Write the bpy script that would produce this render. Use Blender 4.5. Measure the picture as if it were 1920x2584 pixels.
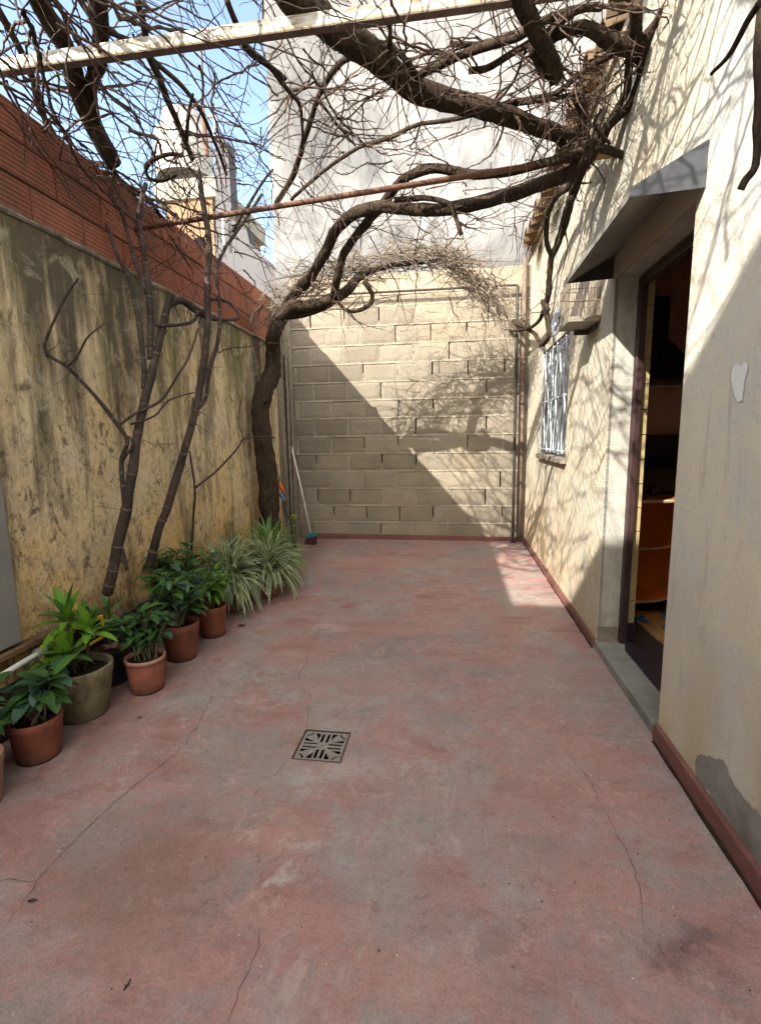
import bpy, bmesh, math, random
from mathutils import Vector, Matrix, noise as mnoise
for o in list(bpy.data.objects): bpy.data.objects.remove(o)
SC = bpy.context.scene; COL = SC.collection
rad = math.radians
V = Vector
# ------------------------------------------------------------------ camera
CF = 1245.94                       # focal length in pixels of the 1920 x 2584 photograph
CR = V((0.98947688, 0.1438371, -0.01569756)); CU = V((-0.0060818, 0.14973944, 0.98870679)); CW = V((-0.14456326, 0.97820703, -0.14903851))
CC = V((0, 0, 1.25))
cd = bpy.data.cameras.new("camera"); cam = bpy.data.objects.new("camera", cd); COL.objects.link(cam)
cd.sensor_fit = 'VERTICAL'; cd.sensor_height = 36; cd.lens = CF/2584*36; cd.clip_start = .05; cd.clip_end = 3000
mm = Matrix.Identity(4)
for i in range(3): mm[i][0] = CR[i]; mm[i][1] = CU[i]; mm[i][2] = -CW[i]; mm[i][3] = CC[i]
cam.matrix_world = mm; SC.camera = cam
SC.render.resolution_x = 760; SC.render.resolution_y = 1024
# ------------------------------------------------------------------ light
SD = V((.873, 1.136, -1.0)).normalized()       # the way sunlight travels
EL = math.asin(-SD.z); AZ = math.atan2(-SD.x, -SD.y)   # sun stands at azimuth AZ from +Y towards +X
w = bpy.data.worlds.new("World"); SC.world = w; w.use_nodes = True
wn = w.node_tree; sky = wn.nodes.new('ShaderNodeTexSky'); sky.sky_type = 'NISHITA'; sky.sun_disc = False
sky.sun_elevation = EL; sky.sun_rotation = AZ; sky.air_density = 1.0; sky.dust_density = 1.6; sky.ozone_density = 1.3
bg = wn.nodes['Background']; bg.inputs[1].default_value = .088
hs_ = wn.nodes.new('ShaderNodeHueSaturation'); hs_.inputs['Saturation'].default_value = 1.0; wn.links.new(sky.outputs[0], hs_.inputs['Color'])
ml = wn.nodes.new('ShaderNodeMix'); ml.data_type = 'RGBA'; ml.blend_type = 'MULTIPLY'; ml.inputs[0].default_value = 1; ml.inputs[7].default_value = (1.06, 1.0, .93, 1)
wn.links.new(hs_.outputs[0], ml.inputs[6])
# bright broken cloud, unseen, added to fill the shade from the southern half of the sky, on the sun's side, behind the photographer
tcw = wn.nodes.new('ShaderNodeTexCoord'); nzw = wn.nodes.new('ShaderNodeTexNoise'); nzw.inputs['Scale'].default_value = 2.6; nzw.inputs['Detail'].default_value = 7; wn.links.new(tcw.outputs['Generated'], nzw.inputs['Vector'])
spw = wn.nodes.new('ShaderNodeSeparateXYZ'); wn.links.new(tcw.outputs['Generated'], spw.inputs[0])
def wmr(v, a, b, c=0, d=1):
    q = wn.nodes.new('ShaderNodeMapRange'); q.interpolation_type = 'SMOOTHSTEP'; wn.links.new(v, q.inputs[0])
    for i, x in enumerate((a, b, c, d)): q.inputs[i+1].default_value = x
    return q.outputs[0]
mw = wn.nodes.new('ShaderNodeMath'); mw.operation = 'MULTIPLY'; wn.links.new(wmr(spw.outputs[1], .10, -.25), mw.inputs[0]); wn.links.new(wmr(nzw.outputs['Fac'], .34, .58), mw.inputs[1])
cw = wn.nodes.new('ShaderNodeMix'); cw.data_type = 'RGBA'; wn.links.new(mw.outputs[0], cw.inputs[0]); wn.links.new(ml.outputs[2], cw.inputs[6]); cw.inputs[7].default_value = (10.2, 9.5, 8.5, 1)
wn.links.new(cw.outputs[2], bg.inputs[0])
sl = bpy.data.lights.new("sun", 'SUN'); sl.energy = 2.0; sl.angle = rad(.53); sl.color = (1, .94, .85)
so = bpy.data.objects.new("sun", sl); COL.objects.link(so); so.rotation_euler = SD.to_track_quat('-Z', 'Y').to_euler()
vs = SC.view_settings; vs.view_transform = 'Standard'; vs.look = 'None'; vs.gamma = 1; vs.exposure = 2.7
SC.cycles.max_bounces = 8; SC.cycles.diffuse_bounces = 5

# ------------------------------------------------------------------ helpers
XR, XL, YB = .842, -1.943, 5.964
def un(px, py, X=None, Y=None, Z=None):
    d = CW + CR*(px-960)/CF - CU*(py-1292)/CF
    t = (X-CC.x)/d.x if X is not None else (Y-CC.y)/d.y if Y is not None else (Z-CC.z)/d.z
    return CC + d*t
def wloc(o):
    v = V((0, 0, 0))
    while o: v += o.location; o = o.parent
    return v
def obj(name, bm, mat, parent=None, smooth=False):
    me = bpy.data.meshes.new(name)
    off = wloc(parent) if parent else V((0, 0, 0))
    if off.length: bmesh.ops.translate(bm, verts=bm.verts, vec=-off)
    if smooth:
        for f in bm.faces: f.smooth = True
    bm.to_mesh(me); bm.free()
    o = bpy.data.objects.new(name, me); COL.objects.link(o)
    for m in (mat if isinstance(mat, (list, tuple)) else [mat]): me.materials.append(m)
    if parent: o.parent = parent
    return o
def thing(name, label, cat, loc=(0, 0, 0), group=None):
    o = bpy.data.objects.new(name, None); COL.objects.link(o); o.location = loc; o.empty_display_size = .1
    return tag(o, label, cat, group)
def tag(o, label, cat, group=None):
    o['label'] = label; o['category'] = cat
    if group: o['group'] = group
    return o
def struct(o): o['kind'] = 'structure'; return o
def box(bm, a, b, bev=0):
    r = bmesh.ops.create_cube(bm, size=1)['verts']
    for v in r: v.co = V((a[i] + (v.co[i]+.5)*(b[i]-a[i]) for i in range(3)))
    if bev:
        es = {e for v in r for e in v.link_edges}
        bmesh.ops.bevel(bm, geom=list(es), offset=bev, segments=2, affect='EDGES', profile=.5)
    return r
def quad(bm, pts, mi=0):
    f = bm.faces.new([bm.verts.new(p) for p in pts]); f.material_index = mi; return f
def prism(bm, pts, axis, a, b):
    """polygon pts (2-tuples in the two other axes) pulled from a to b along axis"""
    def mk(p, t):
        return {'x': V((t, p[0], p[1])), 'y': V((p[0], t, p[1])), 'z': V((p[0], p[1], t))}[axis]
    A = [bm.verts.new(mk(p, a)) for p in pts]; B = [bm.verts.new(mk(p, b)) for p in pts]; n = len(pts)
    bm.faces.new(A); bm.faces.new(B[::-1])
    for i in range(n): bm.faces.new([A[i], B[i], B[(i+1) % n], A[(i+1) % n]])
    bmesh.ops.recalc_face_normals(bm, faces=bm.faces)
def catmull(P, n=6):
    out = []
    for i in range(len(P)-1):
        p0, p1, p2, p3 = P[max(i-1, 0)], P[i], P[i+1], P[min(i+2, len(P)-1)]
        for k in range(n):
            t = k/n
            out.append(.5*((2*p1) + (p2-p0)*t + (2*p0-5*p1+4*p2-p3)*t*t + (3*p1-p0-3*p2+p3)*t**3))
    out.append(P[-1]); return out
def tube(bm, P, R, seg=8, rough=0, cap=True, fr=9.0, knots=None):
    """tube along points P with radii R; rough = bark relief as a share of the radius"""
    n = len(P); rings = []
    T = (P[1]-P[0]).normalized(); N = T.orthogonal().normalized()
    for i in range(n):
        T2 = (P[min(i+1, n-1)]-P[max(i-1, 0)])
        T2 = T2.normalized() if T2.length > 1e-9 else T
        N = (N - T2*N.dot(T2)); N = N.normalized() if N.length > 1e-6 else T2.orthogonal().normalized(); T = T2
        B = T.cross(N); ring = []
        r = R[i] if isinstance(R, (list, tuple)) else R
        for k in range(seg):
            a = 2*math.pi*k/seg; d = N*math.cos(a)+B*math.sin(a); rr = r
            if rough:
                q = P[i]*fr + d*2.2
                rr = r*(1 + rough*(mnoise.noise(q)+.6*mnoise.noise(q*2.7)) + rough*.5*math.sin(a*5+i*.15))
            ring.append(bm.verts.new(P[i]+d*rr))
        rings.append(ring)
    for i in range(n-1):
        for k in range(seg): bm.faces.new([rings[i][k], rings[i][(k+1) % seg], rings[i+1][(k+1) % seg], rings[i+1][k]])
    if cap and seg > 2:
        bm.faces.new(rings[0][::-1]); bm.faces.new(rings[-1])
def lathe(bm, prof, c, seg=40, wob=0, ph=0):
    rings = []
    for r, z in prof:
        ring = []
        for k in range(seg):
            a = 2*math.pi*k/seg
            rr = r*(1+wob*mnoise.noise(V((math.cos(a)*1.3+ph, math.sin(a)*1.3, z*6))))
            ring.append(bm.verts.new((c[0]+rr*math.cos(a), c[1]+rr*math.sin(a), c[2]+z)))
        rings.append(ring)
    for i in range(len(prof)-1):
        for k in range(seg): bm.faces.new([rings[i][k], rings[i][(k+1) % seg], rings[i+1][(k+1) % seg], rings[i+1][k]])
    return rings
def capring(bm, ring): bm.faces.new(ring)

# ------------------------------------------------------------------ material helper
class NT:
    def __init__(s, name):
        s.m = bpy.data.materials.new(name); s.m.use_nodes = True; s.t = s.m.node_tree; s.N = s.t.nodes; s.L = s.t.links
        s.b = s.N['Principled BSDF']; s.out = s.N['Material Output']
        s.geo = s.N.new('ShaderNodeNewGeometry'); s.tc = s.N.new('ShaderNodeTexCoord'); s.co = s.tc.outputs['Object']; s.pos = s.geo.outputs['Position']
    def link(s, a, b): s.L.new(a, b)
    def set(s, sock, v):
        if isinstance(v, bpy.types.NodeSocket): s.L.new(v, sock)
        elif isinstance(v, (tuple, list)): sock.default_value = (*v, 1) if len(v) == 3 and sock.type == 'RGBA' else v
        else: sock.default_value = v
    def map(s, sc=(1, 1, 1), vec=None, loc=(0, 0, 0), rot=(0, 0, 0)):
        n = s.N.new('ShaderNodeMapping'); s.L.new(vec or s.co, n.inputs[0]); n.inputs['Scale'].default_value = sc
        n.inputs['Location'].default_value = loc; n.inputs['Rotation'].default_value = rot; return n.outputs[0]
    def noise(s, scale, det=4, rough=.55, vec=None, dist=0, col=False):
        n = s.N.new('ShaderNodeTexNoise'); s.L.new(vec or s.co, n.inputs['Vector']); n.inputs['Scale'].default_value = scale
        n.inputs['Detail'].default_value = det; n.inputs['Roughness'].default_value = rough; n.inputs['Distortion'].default_value = dist
        return n.outputs['Color' if col else 'Fac']
    def vor(s, scale, vec=None, feat='F1', rnd=1):
        n = s.N.new('ShaderNodeTexVoronoi'); s.L.new(vec or s.co, n.inputs['Vector']); n.inputs['Scale'].default_value = scale
        n.feature = feat; n.inputs['Randomness'].default_value = rnd; return n.outputs['Distance']
    def ramp(s, f, *stops, interp='LINEAR'):
        n = s.N.new('ShaderNodeValToRGB'); s.L.new(f, n.inputs[0]); e = n.color_ramp.elements; n.color_ramp.interpolation = interp
        while len(e) < len(stops): e.new(.5)
        for i, (p, c) in enumerate(stops):
            e[i].position = p; e[i].color = (c, c, c, 1) if not isinstance(c, (tuple, list)) else (*c, 1)
        return n.outputs[0]
    def mix(s, f, a, b, mode='MIX'):
        n = s.N.new('ShaderNodeMix'); n.data_type = 'RGBA'; n.blend_type = mode
        s.set(n.inputs[0], f); s.set(n.inputs[6], a); s.set(n.inputs[7], b); return n.outputs[2]
    def math(s, op, a, b=0, clamp=False):
        n = s.N.new('ShaderNodeMath'); n.operation = op; s.set(n.inputs[0], a); s.set(n.inputs[1], b); n.use_clamp = clamp; return n.outputs[0]
    def sep(s, vec=None):
        n = s.N.new('ShaderNodeSeparateXYZ'); s.L.new(vec or s.co, n.inputs[0]); return n.outputs
    def rng(s, v, a, b, c=0, d=1):
        n = s.N.new('ShaderNodeMapRange'); s.set(n.inputs[0], v)
        for i, q in enumerate((a, b, c, d)): n.inputs[i+1].default_value = q
        return n.outputs[0]
    def bump(s, h, st=.3, dist=.01, nrm=None):
        n = s.N.new('ShaderNodeBump'); s.L.new(h, n.inputs['Height']); n.inputs['Strength'].default_value = st; n.inputs['Distance'].default_value = dist
        if nrm: s.L.new(nrm, n.inputs['Normal'])
        s.L.new(n.outputs[0], s.b.inputs['Normal']); return n.outputs[0]
    def col(s, c, rough=.8, spec=.3, metal=0):
        s.set(s.b.inputs['Base Color'], c); s.set(s.b.inputs['Roughness'], rough); s.b.inputs['Specular IOR Level'].default_value = spec
        s.b.inputs['Metallic'].default_value = metal; return s
    @property
    def isl(s): return s.geo.outputs['Random Per Island']
def simple(name, c, rough=.7, spec=.3, metal=0, var=.25, sc=18, bump=.15):
    n = NT(name); f = n.noise(sc, 6); g = n.noise(sc*.2, 3)
    k = n.math('ADD', n.math('MULTIPLY', f, .5), n.math('MULTIPLY', g, .5))
    c1 = tuple(x*(1-var) for x in c); c2 = tuple(min(1, x*(1+var)) for x in c)
    n.col(n.ramp(k, (.3, c1), (.7, c2)), rough, spec, metal)
    if bump: n.bump(f, bump, .004)
    return n.m

# ---- floor: worn red oxide paint over grey cement
n = NT('worn_red_cement')
p = n.pos
big = n.noise(1.5, 10, .72, p, .5); mid = n.noise(4.6, 11, .74, p, .3); fine = n.noise(38, 6, .7, p); smear = n.noise(3.2, 6, .6, n.map((1, 2.6, 1), p), .6)
red = n.mix(n.ramp(mid, (.38, 0), (.66, 1)), (.29, .16, .142), (.38, .24, .215))
red = n.mix(n.ramp(smear, (.5, 0), (.7, .8)), red, (.20, .098, .085))
gry = n.mix(n.ramp(n.noise(7, 5, .6, p), (.35, 0), (.7, 1)), (.235, .192, .172), (.325, .282, .262))
gry = n.mix(n.ramp(n.noise(1.1, 3, .5, n.map((1, 1, 1), p, (7, 3, 0))), (.45, 0), (.65, .5)), gry, (.17, .12, .13))
mask = n.math('ADD', n.math('MULTIPLY', big, .62), n.math('MULTIPLY', mid, .38))
c = n.mix(n.ramp(mask, (.465, 0), (.545, 1)), red, gry)
wq = n.noise(5.5, 7, .68, p, .3, True); vv = n.N.new('ShaderNodeVectorMath'); vv.operation = 'MULTIPLY_ADD'; n.L.new(wq, vv.inputs[0]); vv.inputs[1].default_value = (.5, .5, 0); n.L.new(p, vv.inputs[2])
WARP = n.map((1, 1, 1), vv.outputs[0], (-.25, -.25, 0))
def blob(c, px, py, rx, ry, col_, k, hard=.35):
    w_ = un(px, py, Z=0); sb_ = n.N.new('ShaderNodeMapping'); n.L.new(WARP, sb_.inputs[0]); sb_.inputs['Scale'].default_value = (1/rx, 1/ry, 0); sb_.inputs['Location'].default_value = (-w_.x/rx, -w_.y/ry, 0)
    ln = n.N.new('ShaderNodeVectorMath'); ln.operation = 'LENGTH'; n.L.new(sb_.outputs[0], ln.inputs[0])
    return n.mix(n.math('MULTIPLY', n.ramp(ln.outputs['Value'], (hard, 1), (1.0, 0)), k), c, col_)
G_, B_, P_, D_, W_ = (.26, .215, .195), (.19, .115, .09), (.36, .19, .16), (.12, .07, .072), (.46, .42, .38)
for a_ in ((350, 2200, .42, .30, B_, .65), (250, 2130, .16, .16, G_, .6), (520, 2480, .18, .10, P_, .55), (300, 1850, .2, .3, P_, .3), (590, 1950, .22, .3, G_, .7), (1060, 2010, .3, .22, G_, .6), (1000, 2250, .2, .16, G_, .65),
           (1080, 2480, .24, .12, P_, .6), (1350, 2160, .3, .16, G_, .6), (1480, 2230, .22, .14, P_, .5), (1740, 2400, .12, .08, D_, .75), (1610, 2330, .14, .08, G_, .6), (1450, 1740, .5, .4, G_, .55), (900, 1700, .5, .3, G_, .5),
           (1150, 1570, .7, .3, P_, .35), (1250, 2420, .14, .08, D_, .3), (1330, 1900, .35, .2, P_, .45), (800, 2330, .2, .1, P_, .6), (820, 1960, .3, .12, W_, .25), (1050, 1420, .9, .25, P_, .4), (700, 2110, .2, .16, P_, .5), (830, 1580, .14, .1, W_, .35), (1600, 2050, .2, .16, P_, .45)):
    c = blob(c, *a_)
c = blob(c, 728, 2235, .06, .05, W_, .75, .1); c = blob(c, 745, 2150, .07, .045, W_, .5, .1); c = blob(c, 640, 2120, .05, .03, W_, .45, .1)
grain = n.noise(150, 4, .75, p)
c = n.mix(n.ramp(grain, (.36, .38), (.50, 0)), c, (.10, .065, .055)); c = n.mix(n.ramp(grain, (.54, 0), (.70, .35)), c, (.42, .34, .30))
chip = n.math('MULTIPLY', n.ramp(n.noise(13, 11, .82, p, .2), (.545, 0), (.572, 1)), n.ramp(n.noise(2.2, 4, .6, n.map((1, 1, 1), p, (8, 1, 1)), .3), (.44, 0), (.60, 1)))
c = n.mix(n.math('MULTIPLY', chip, .55), c, (.42, .285, .245))
chip2 = n.math('MULTIPLY', n.ramp(n.noise(17, 11, .84, n.map((1, 1, 1), p, (3, 3, 3)), .2), (.56, 0), (.585, 1)), n.ramp(n.noise(1.9, 4, .6, n.map((1, 1, 1), p, (2, 8, 1)), .3), (.46, 0), (.60, 1)))
c = n.mix(n.math('MULTIPLY', chip2, .5), c, (.13, .075, .062))
scr = n.math('MULTIPLY', n.ramp(n.noise(1.0, 8, .75, n.map((60, 3.5, 1), p, rot=(0, 0, .5)), .4), (.62, 0), (.66, 1)), n.ramp(n.noise(1.5, 3, .5, n.map((1, 1, 1), p, (5, 5, 1))), (.5, 0), (.6, 1)))
c = n.mix(n.math('MULTIPLY', scr, .35), c, (.42, .34, .30))
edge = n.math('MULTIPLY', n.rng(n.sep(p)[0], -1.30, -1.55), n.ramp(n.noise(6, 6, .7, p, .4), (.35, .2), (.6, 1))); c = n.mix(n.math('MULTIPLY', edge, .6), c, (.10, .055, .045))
pale = n.math('MULTIPLY', n.ramp(n.noise(2.6, 9, .72, n.map((1.3, 1, 1), p, (3, 9, 1)), .8), (.585, 0), (.72, 1)), .62)
c = n.mix(pale, c, (.42, .355, .30))
c = n.mix(n.math('MULTIPLY', n.ramp(n.noise(9, 8, .75, n.map((1, 1, 1), p, (1, 4, 1)), .3), (.60, 0), (.70, 1)), .5), c, (.46, .30, .255))
c = n.mix(n.ramp(fine, (.34, .3), (.52, 0)), c, (.12, .08, .065))
pit = n.ramp(n.vor(9, p), (.0, 1), (.035, 1), (.045, 0)); pit = n.math('MULTIPLY', pit, n.ramp(n.noise(5, 2, .5, p), (.5, 0), (.56, 1)))
c = n.mix(n.math('MULTIPLY', pit, .75), c, (.05, .03, .03))
spk = n.math('MULTIPLY', n.ramp(n.vor(23, n.map((1, 1, 1), p, (2, 2, 0))), (0, 1), (.05, 1), (.07, 0)), n.ramp(n.noise(4, 2, .5, p), (.48, 0), (.54, 1)))
c = n.mix(n.math('MULTIPLY', spk, .7), c, (.55, .48, .42))
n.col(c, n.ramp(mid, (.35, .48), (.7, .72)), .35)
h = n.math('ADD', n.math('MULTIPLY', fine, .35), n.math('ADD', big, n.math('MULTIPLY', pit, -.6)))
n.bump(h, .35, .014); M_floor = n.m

# ---- left wall: ochre plaster with mould running down
n = NT('mouldy_ochre_plaster'); p = n.pos; z = n.sep(p)[2]; y = n.sep(p)[1]
st = n.ramp(n.noise(1.0, 7, .70, n.map((1, 3.8, .55), p), .35), (.30, 0), (.70, 1)); st2 = n.noise(1.0, 8, .72, n.map((1, 13, 1.4), p, (4, 2, 1)), .3)
blot = n.noise(3.2, 9, .68, p, .5); fine = n.noise(26, 7, .72, p, .3)
och = n.mix(n.ramp(n.noise(1.7, 5, .6, p), (.35, 0), (.7, 1)), (.62, .48, .25), (.68, .57, .37))
och = n.mix(n.rng(z, .95, .25), och, (.68, .42, .13))
top = n.rng(z, .7, 2.3)
a = n.math('ADD', n.math('MULTIPLY', st, .55), n.math('ADD', n.math('MULTIPLY', st2, .28), n.math('MULTIPLY', fine, .24)))
a = n.math('ADD', a, n.math('MULTIPLY', n.math('POWER', n.math('MAXIMUM', top, 0), 1.8), .27))
a = n.math('ADD', a, n.math('MULTIPLY', n.rng(y, 4.6, 1.9), .035))
dk = n.ramp(a, (.575, 0), (.65, .5), (.79, .95))
c = n.mix(n.ramp(blot, (.42, 0), (.6, .55)), och, (.54, .47, .34))
c = n.mix(dk, c, (.075, .068, .050))
sp = n.math('MULTIPLY', n.ramp(n.noise(17, 8, .8, n.map((1, 1, .6), p), .6), (.52, 0), (.60, 1)), n.ramp(n.noise(2.3, 4, .6, n.map((1, 1, 1), p, (5, 1, 2)), .4), (.40, 0), (.52, 1)))
c = n.mix(n.math('MULTIPLY', sp, .85), c, (.075, .06, .042))
gr = n.math('MULTIPLY', n.ramp(n.noise(1.0, 4, .5, n.map((1, 3.0, .2), p, (9, 3.3, 0)), .2), (.56, 0), (.66, 1)), n.rng(z, .9, 1.8))
c = n.mix(n.math('MULTIPLY', gr, .45), c, (.17, .18, .035))
c = n.mix(n.ramp(fine, (.36, .35), (.56, 0)), c, (.16, .115, .06))
spk_ = n.math('MULTIPLY', n.ramp(n.noise(60, 6, .8, n.map((1, 1, .7), p), .3), (.53, 0), (.60, 1)), n.ramp(n.noise(2.7, 6, .65, n.map((1, 1, .6), p, (1, 7, 2)), .5), (.40, 0), (.60, 1)))
c = n.mix(n.math('MULTIPLY', spk_, .7), c, (.09, .07, .05))
c = n.mix(n.math('MULTIPLY', n.ramp(n.noise(5, 7, .7, p, .6), (.55, 0), (.68, 1)), .5), c, (.60, .53, .40))
foot = n.math('MULTIPLY', n.rng(z, .62, .25), n.ramp(n.noise(7, 8, .75, p, .4), (.45, 0), (.58, 1)))
c = n.mix(n.math('MULTIPLY', foot, .75), c, (.055, .04, .03))
n.col(c, .92, .15); n.bump(n.math('ADD', n.math('MULTIPLY', fine, .8), blot), .55, .018); M_ochre = n.m

# ---- right wall: cream textured plaster
n = NT('cream_textured_plaster'); p = n.pos; q = n.sep(p); z = q[2]; y = q[1]
fine = n.noise(55, 6, .75, p); lump = n.noise(16, 5, .6, n.map((1, 1, .5), p), .3); big = n.noise(1.4, 6, .62, p, .4)
c = n.mix(n.ramp(big, (.35, 0), (.68, 1)), (.47, .41, .29), (.45, .42, .34))
c = n.mix(n.ramp(n.noise(1.0, 6, .62, n.map((1, 2.6, .5), p, (0, 5, 0)), .3), (.5, 0), (.66, .7)), c, (.37, .365, .335))
c = n.mix(n.math('MULTIPLY', n.ramp(n.noise(2.4, 7, .66, n.map((1, 1, .8), p, (2, 2, 7)), .5), (.52, 0), (.66, 1)), n.rng(y, 3.0, 1.9, .15, .75)), c, (.34, .345, .32))
c = n.mix(n.math('MULTIPLY', n.rng(z, .75, .05), n.ramp(n.noise(2.6, 6, .6, p), (.4, 0), (.62, .75))), c, (.46, .335, .17))
c = n.mix(n.math('MULTIPLY', n.rng(z, 1.3, .3), n.math('MULTIPLY', n.rng(y, 3.0, 4.4), .25)), c, (.50, .34, .20))
c = n.mix(n.ramp(fine, (.3, .28), (.5, 0)), c, (.30, .27, .20))
hair = n.math('MULTIPLY', n.ramp(n.vor(3.0, n.mix(.12, p, n.noise(6, 3, .5, p, col=True)), 'DISTANCE_TO_EDGE'), (.0, 1), (.012, 0)), n.ramp(n.noise(2.0, 2, .5, n.map((1, 1, 1), p, (4, 4, 4))), (.53, 0), (.58, 1)))
c = n.mix(n.math('MULTIPLY', hair, .28), c, (.16, .14, .11))
dots = n.math('MULTIPLY', n.ramp(n.vor(13, p), (0, 1), (.07, 1), (.09, 0)), n.ramp(n.noise(3, 3, .5, p), (.5, 0), (.58, 1)))
c = n.mix(n.math('MULTIPLY', dots, .5), c, (.18, .17, .14))
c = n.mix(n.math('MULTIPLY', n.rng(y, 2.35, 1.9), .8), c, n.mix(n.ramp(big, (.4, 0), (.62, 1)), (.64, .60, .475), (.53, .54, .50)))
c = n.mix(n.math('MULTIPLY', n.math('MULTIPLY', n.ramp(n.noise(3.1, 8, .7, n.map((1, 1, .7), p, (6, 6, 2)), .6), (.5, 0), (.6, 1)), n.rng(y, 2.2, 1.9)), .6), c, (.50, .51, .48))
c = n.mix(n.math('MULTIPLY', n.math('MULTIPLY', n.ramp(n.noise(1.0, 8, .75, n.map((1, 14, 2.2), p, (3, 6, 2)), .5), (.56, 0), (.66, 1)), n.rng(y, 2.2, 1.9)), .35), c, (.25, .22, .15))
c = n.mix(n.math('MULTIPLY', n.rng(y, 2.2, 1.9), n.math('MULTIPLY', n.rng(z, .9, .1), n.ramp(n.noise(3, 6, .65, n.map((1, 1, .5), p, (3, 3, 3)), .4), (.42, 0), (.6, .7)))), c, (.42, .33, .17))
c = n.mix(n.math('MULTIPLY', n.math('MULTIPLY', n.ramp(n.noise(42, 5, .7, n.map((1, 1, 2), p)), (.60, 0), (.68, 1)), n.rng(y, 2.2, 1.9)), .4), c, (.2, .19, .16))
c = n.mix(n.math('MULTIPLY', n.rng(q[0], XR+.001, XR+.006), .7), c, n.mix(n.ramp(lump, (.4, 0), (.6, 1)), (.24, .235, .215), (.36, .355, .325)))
n.col(c, .9, .2)
strk = n.noise(1.0, 5, .62, n.map((1, 7, 34), n.map((1, 1, 1), p, rot=(rad(-38), 0, 0))), .25)
hh = n.math('ADD', n.math('MULTIPLY', n.math('ADD', strk, n.math('MULTIPLY', lump, .5)), n.math('MULTIPLY', n.rng(y, 1.9, 2.9, .13, 1.0), n.rng(q[0], XR+.02, XR+.004, .15, 1))), n.math('MULTIPLY', fine, .25)); n.bump(hh, .75, .022); M_cream = n.m

# ---- others
n = NT('tall_whitewash'); p = n.pos; a = n.noise(1.05, 7, .62, p, .8); b = n.noise(3.4, 8, .66, n.map((1, 1, .6), p), .5); q = n.sep(p)
c = n.mix(n.ramp(a, (.40, 0), (.62, 1)), (.085, .087, .09), (.245, .243, .235))
c = n.mix(n.ramp(b, (.48, 0), (.66, .75)), c, (.10, .103, .107))
c = n.mix(n.math('MULTIPLY', n.ramp(n.noise(1.0, 6, .6, n.map((5, 1, .4), p), .3), (.5, 0), (.7, .7)), n.rng(q[0], -.9, -2.0, .1, 1)), c, (.15, .15, .147))
n.col(c, .9, .2); n.bump(n.math('ADD', b, n.math('MULTIPLY', n.noise(30, 5, .7, p), .3)), .5, .02); M_white = n.m

n = NT('concrete_block'); p = n.pos
base = n.mix(n.isl, (.175, .152, .118), (.285, .252, .198)); a = n.noise(60, 6, .8, p); b = n.noise(5, 6, .6, p)
c = n.mix(n.ramp(b, (.4, 0), (.7, .55)), base, (.20, .17, .125)); c = n.mix(n.ramp(a, (.33, .55), (.52, 0)), c, (.09, .075, .055))
c = n.mix(n.ramp(n.noise(1.1, 4, .6, p), (.5, 0), (.68, .45)), c, (.34, .28, .19))
n.col(c, .95, .1); n.bump(n.math('ADD', a, b), .6, .008); M_block = n.m
n = NT('rough_mortar'); p = n.pos; a = n.noise(40, 7, .75, p); b = n.noise(6, 5, .6, p)
c = n.mix(n.ramp(b, (.4, 0), (.62, 1)), (.25, .22, .168), (.34, .305, .24)); c = n.mix(n.ramp(a, (.36, .5), (.43, 0)), c, (.10, .085, .065))
n.col(c, .95, .1); n.bump(a, .9, .012); M_mortar = n.m
n = NT('weathered_concrete'); p = n.pos; a = n.noise(22, 7, .75, p); b = n.noise(1.0, 6, .65, n.map((4, 9, .7), p), .3)
c = n.mix(n.ramp(b, (.4, 0), (.65, 1)), (.30, .265, .21), (.15, .13, .10)); c = n.mix(n.ramp(a, (.4, .6), (.52, 0)), c, (.07, .06, .045))
n.col(c, .95, .1); n.bump(n.math('ADD', a, b), .8, .012); M_conc = n.m
n = NT('beige_render'); p = n.pos; a = n.noise(20, 7, .7, p); b = n.noise(2.2, 6, .6, p)
c = n.mix(n.ramp(b, (.4, 0), (.65, 1)), (.27, .225, .16), (.33, .28, .21)); n.col(c, .95, .1); n.bump(a, .5, .01); M_beige = n.m
n = NT('hollow_clay_brick'); p = n.pos; b = n.noise(2.4, 6, .65, p, .4); a = n.noise(40, 6, .7, p)
c = n.mix(n.isl, (.235, .088, .056), (.33, .132, .088)); c = n.mix(n.ramp(b, (.47, 0), (.66, .8)), c, (.15, .085, .06)); c = n.mix(n.ramp(a, (.35, .4), (.5, 0)), c, (.12, .04, .03))
n.col(c, .9, .15)
M_brick = n.m; n.bump(a, .4, .004)
n = NT('vine_bark'); p = n.co; a = n.noise(1.0, 6, .75, n.map((60, 60, 14), p), .4); b = n.noise(9, 5, .6, p)
c = n.mix(n.ramp(a, (.35, 0), (.68, 1)), (.015, .011, .009), (.085, .060, .042)); c = n.mix(n.ramp(b, (.5, 0), (.72, .6)), c, (.075, .066, .032))
n.col(c, .95, .1); n.bump(n.math('ADD', a, n.noise(55, 5, .7, p)), 1.0, .012); M_bark = n.m
n = NT('smooth_grey_bark'); p = n.co; a = n.noise(30, 6, .7, p); b = n.noise(5, 5, .6, p)
c = n.mix(n.ramp(b, (.4, 0), (.65, 1)), (.024, .017, .014), (.062, .046, .037)); c = n.mix(n.ramp(a, (.55, 0), (.7, .6)), c, (.16, .135, .11))
n.col(c, .8, .25); n.bump(a, .4, .004); M_stem = n.m
n = NT('dry_twig_bark'); a = n.noise(22, 5, .7); c = n.mix(n.isl, (.04, .027, .022), (.12, .082, .058)); c = n.mix(n.ramp(a, (.4, .6), (.6, 0)), c, (.05, .033, .024)); n.col(c, .85, .2); M_twig = n.m
n = NT('pale_dry_tendrils'); a = n.noise(22, 5, .7); c = n.mix(n.isl, (.085, .066, .052), (.27, .22, .17)); n.col(c, .9, .15); M_tendril = n.m
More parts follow.
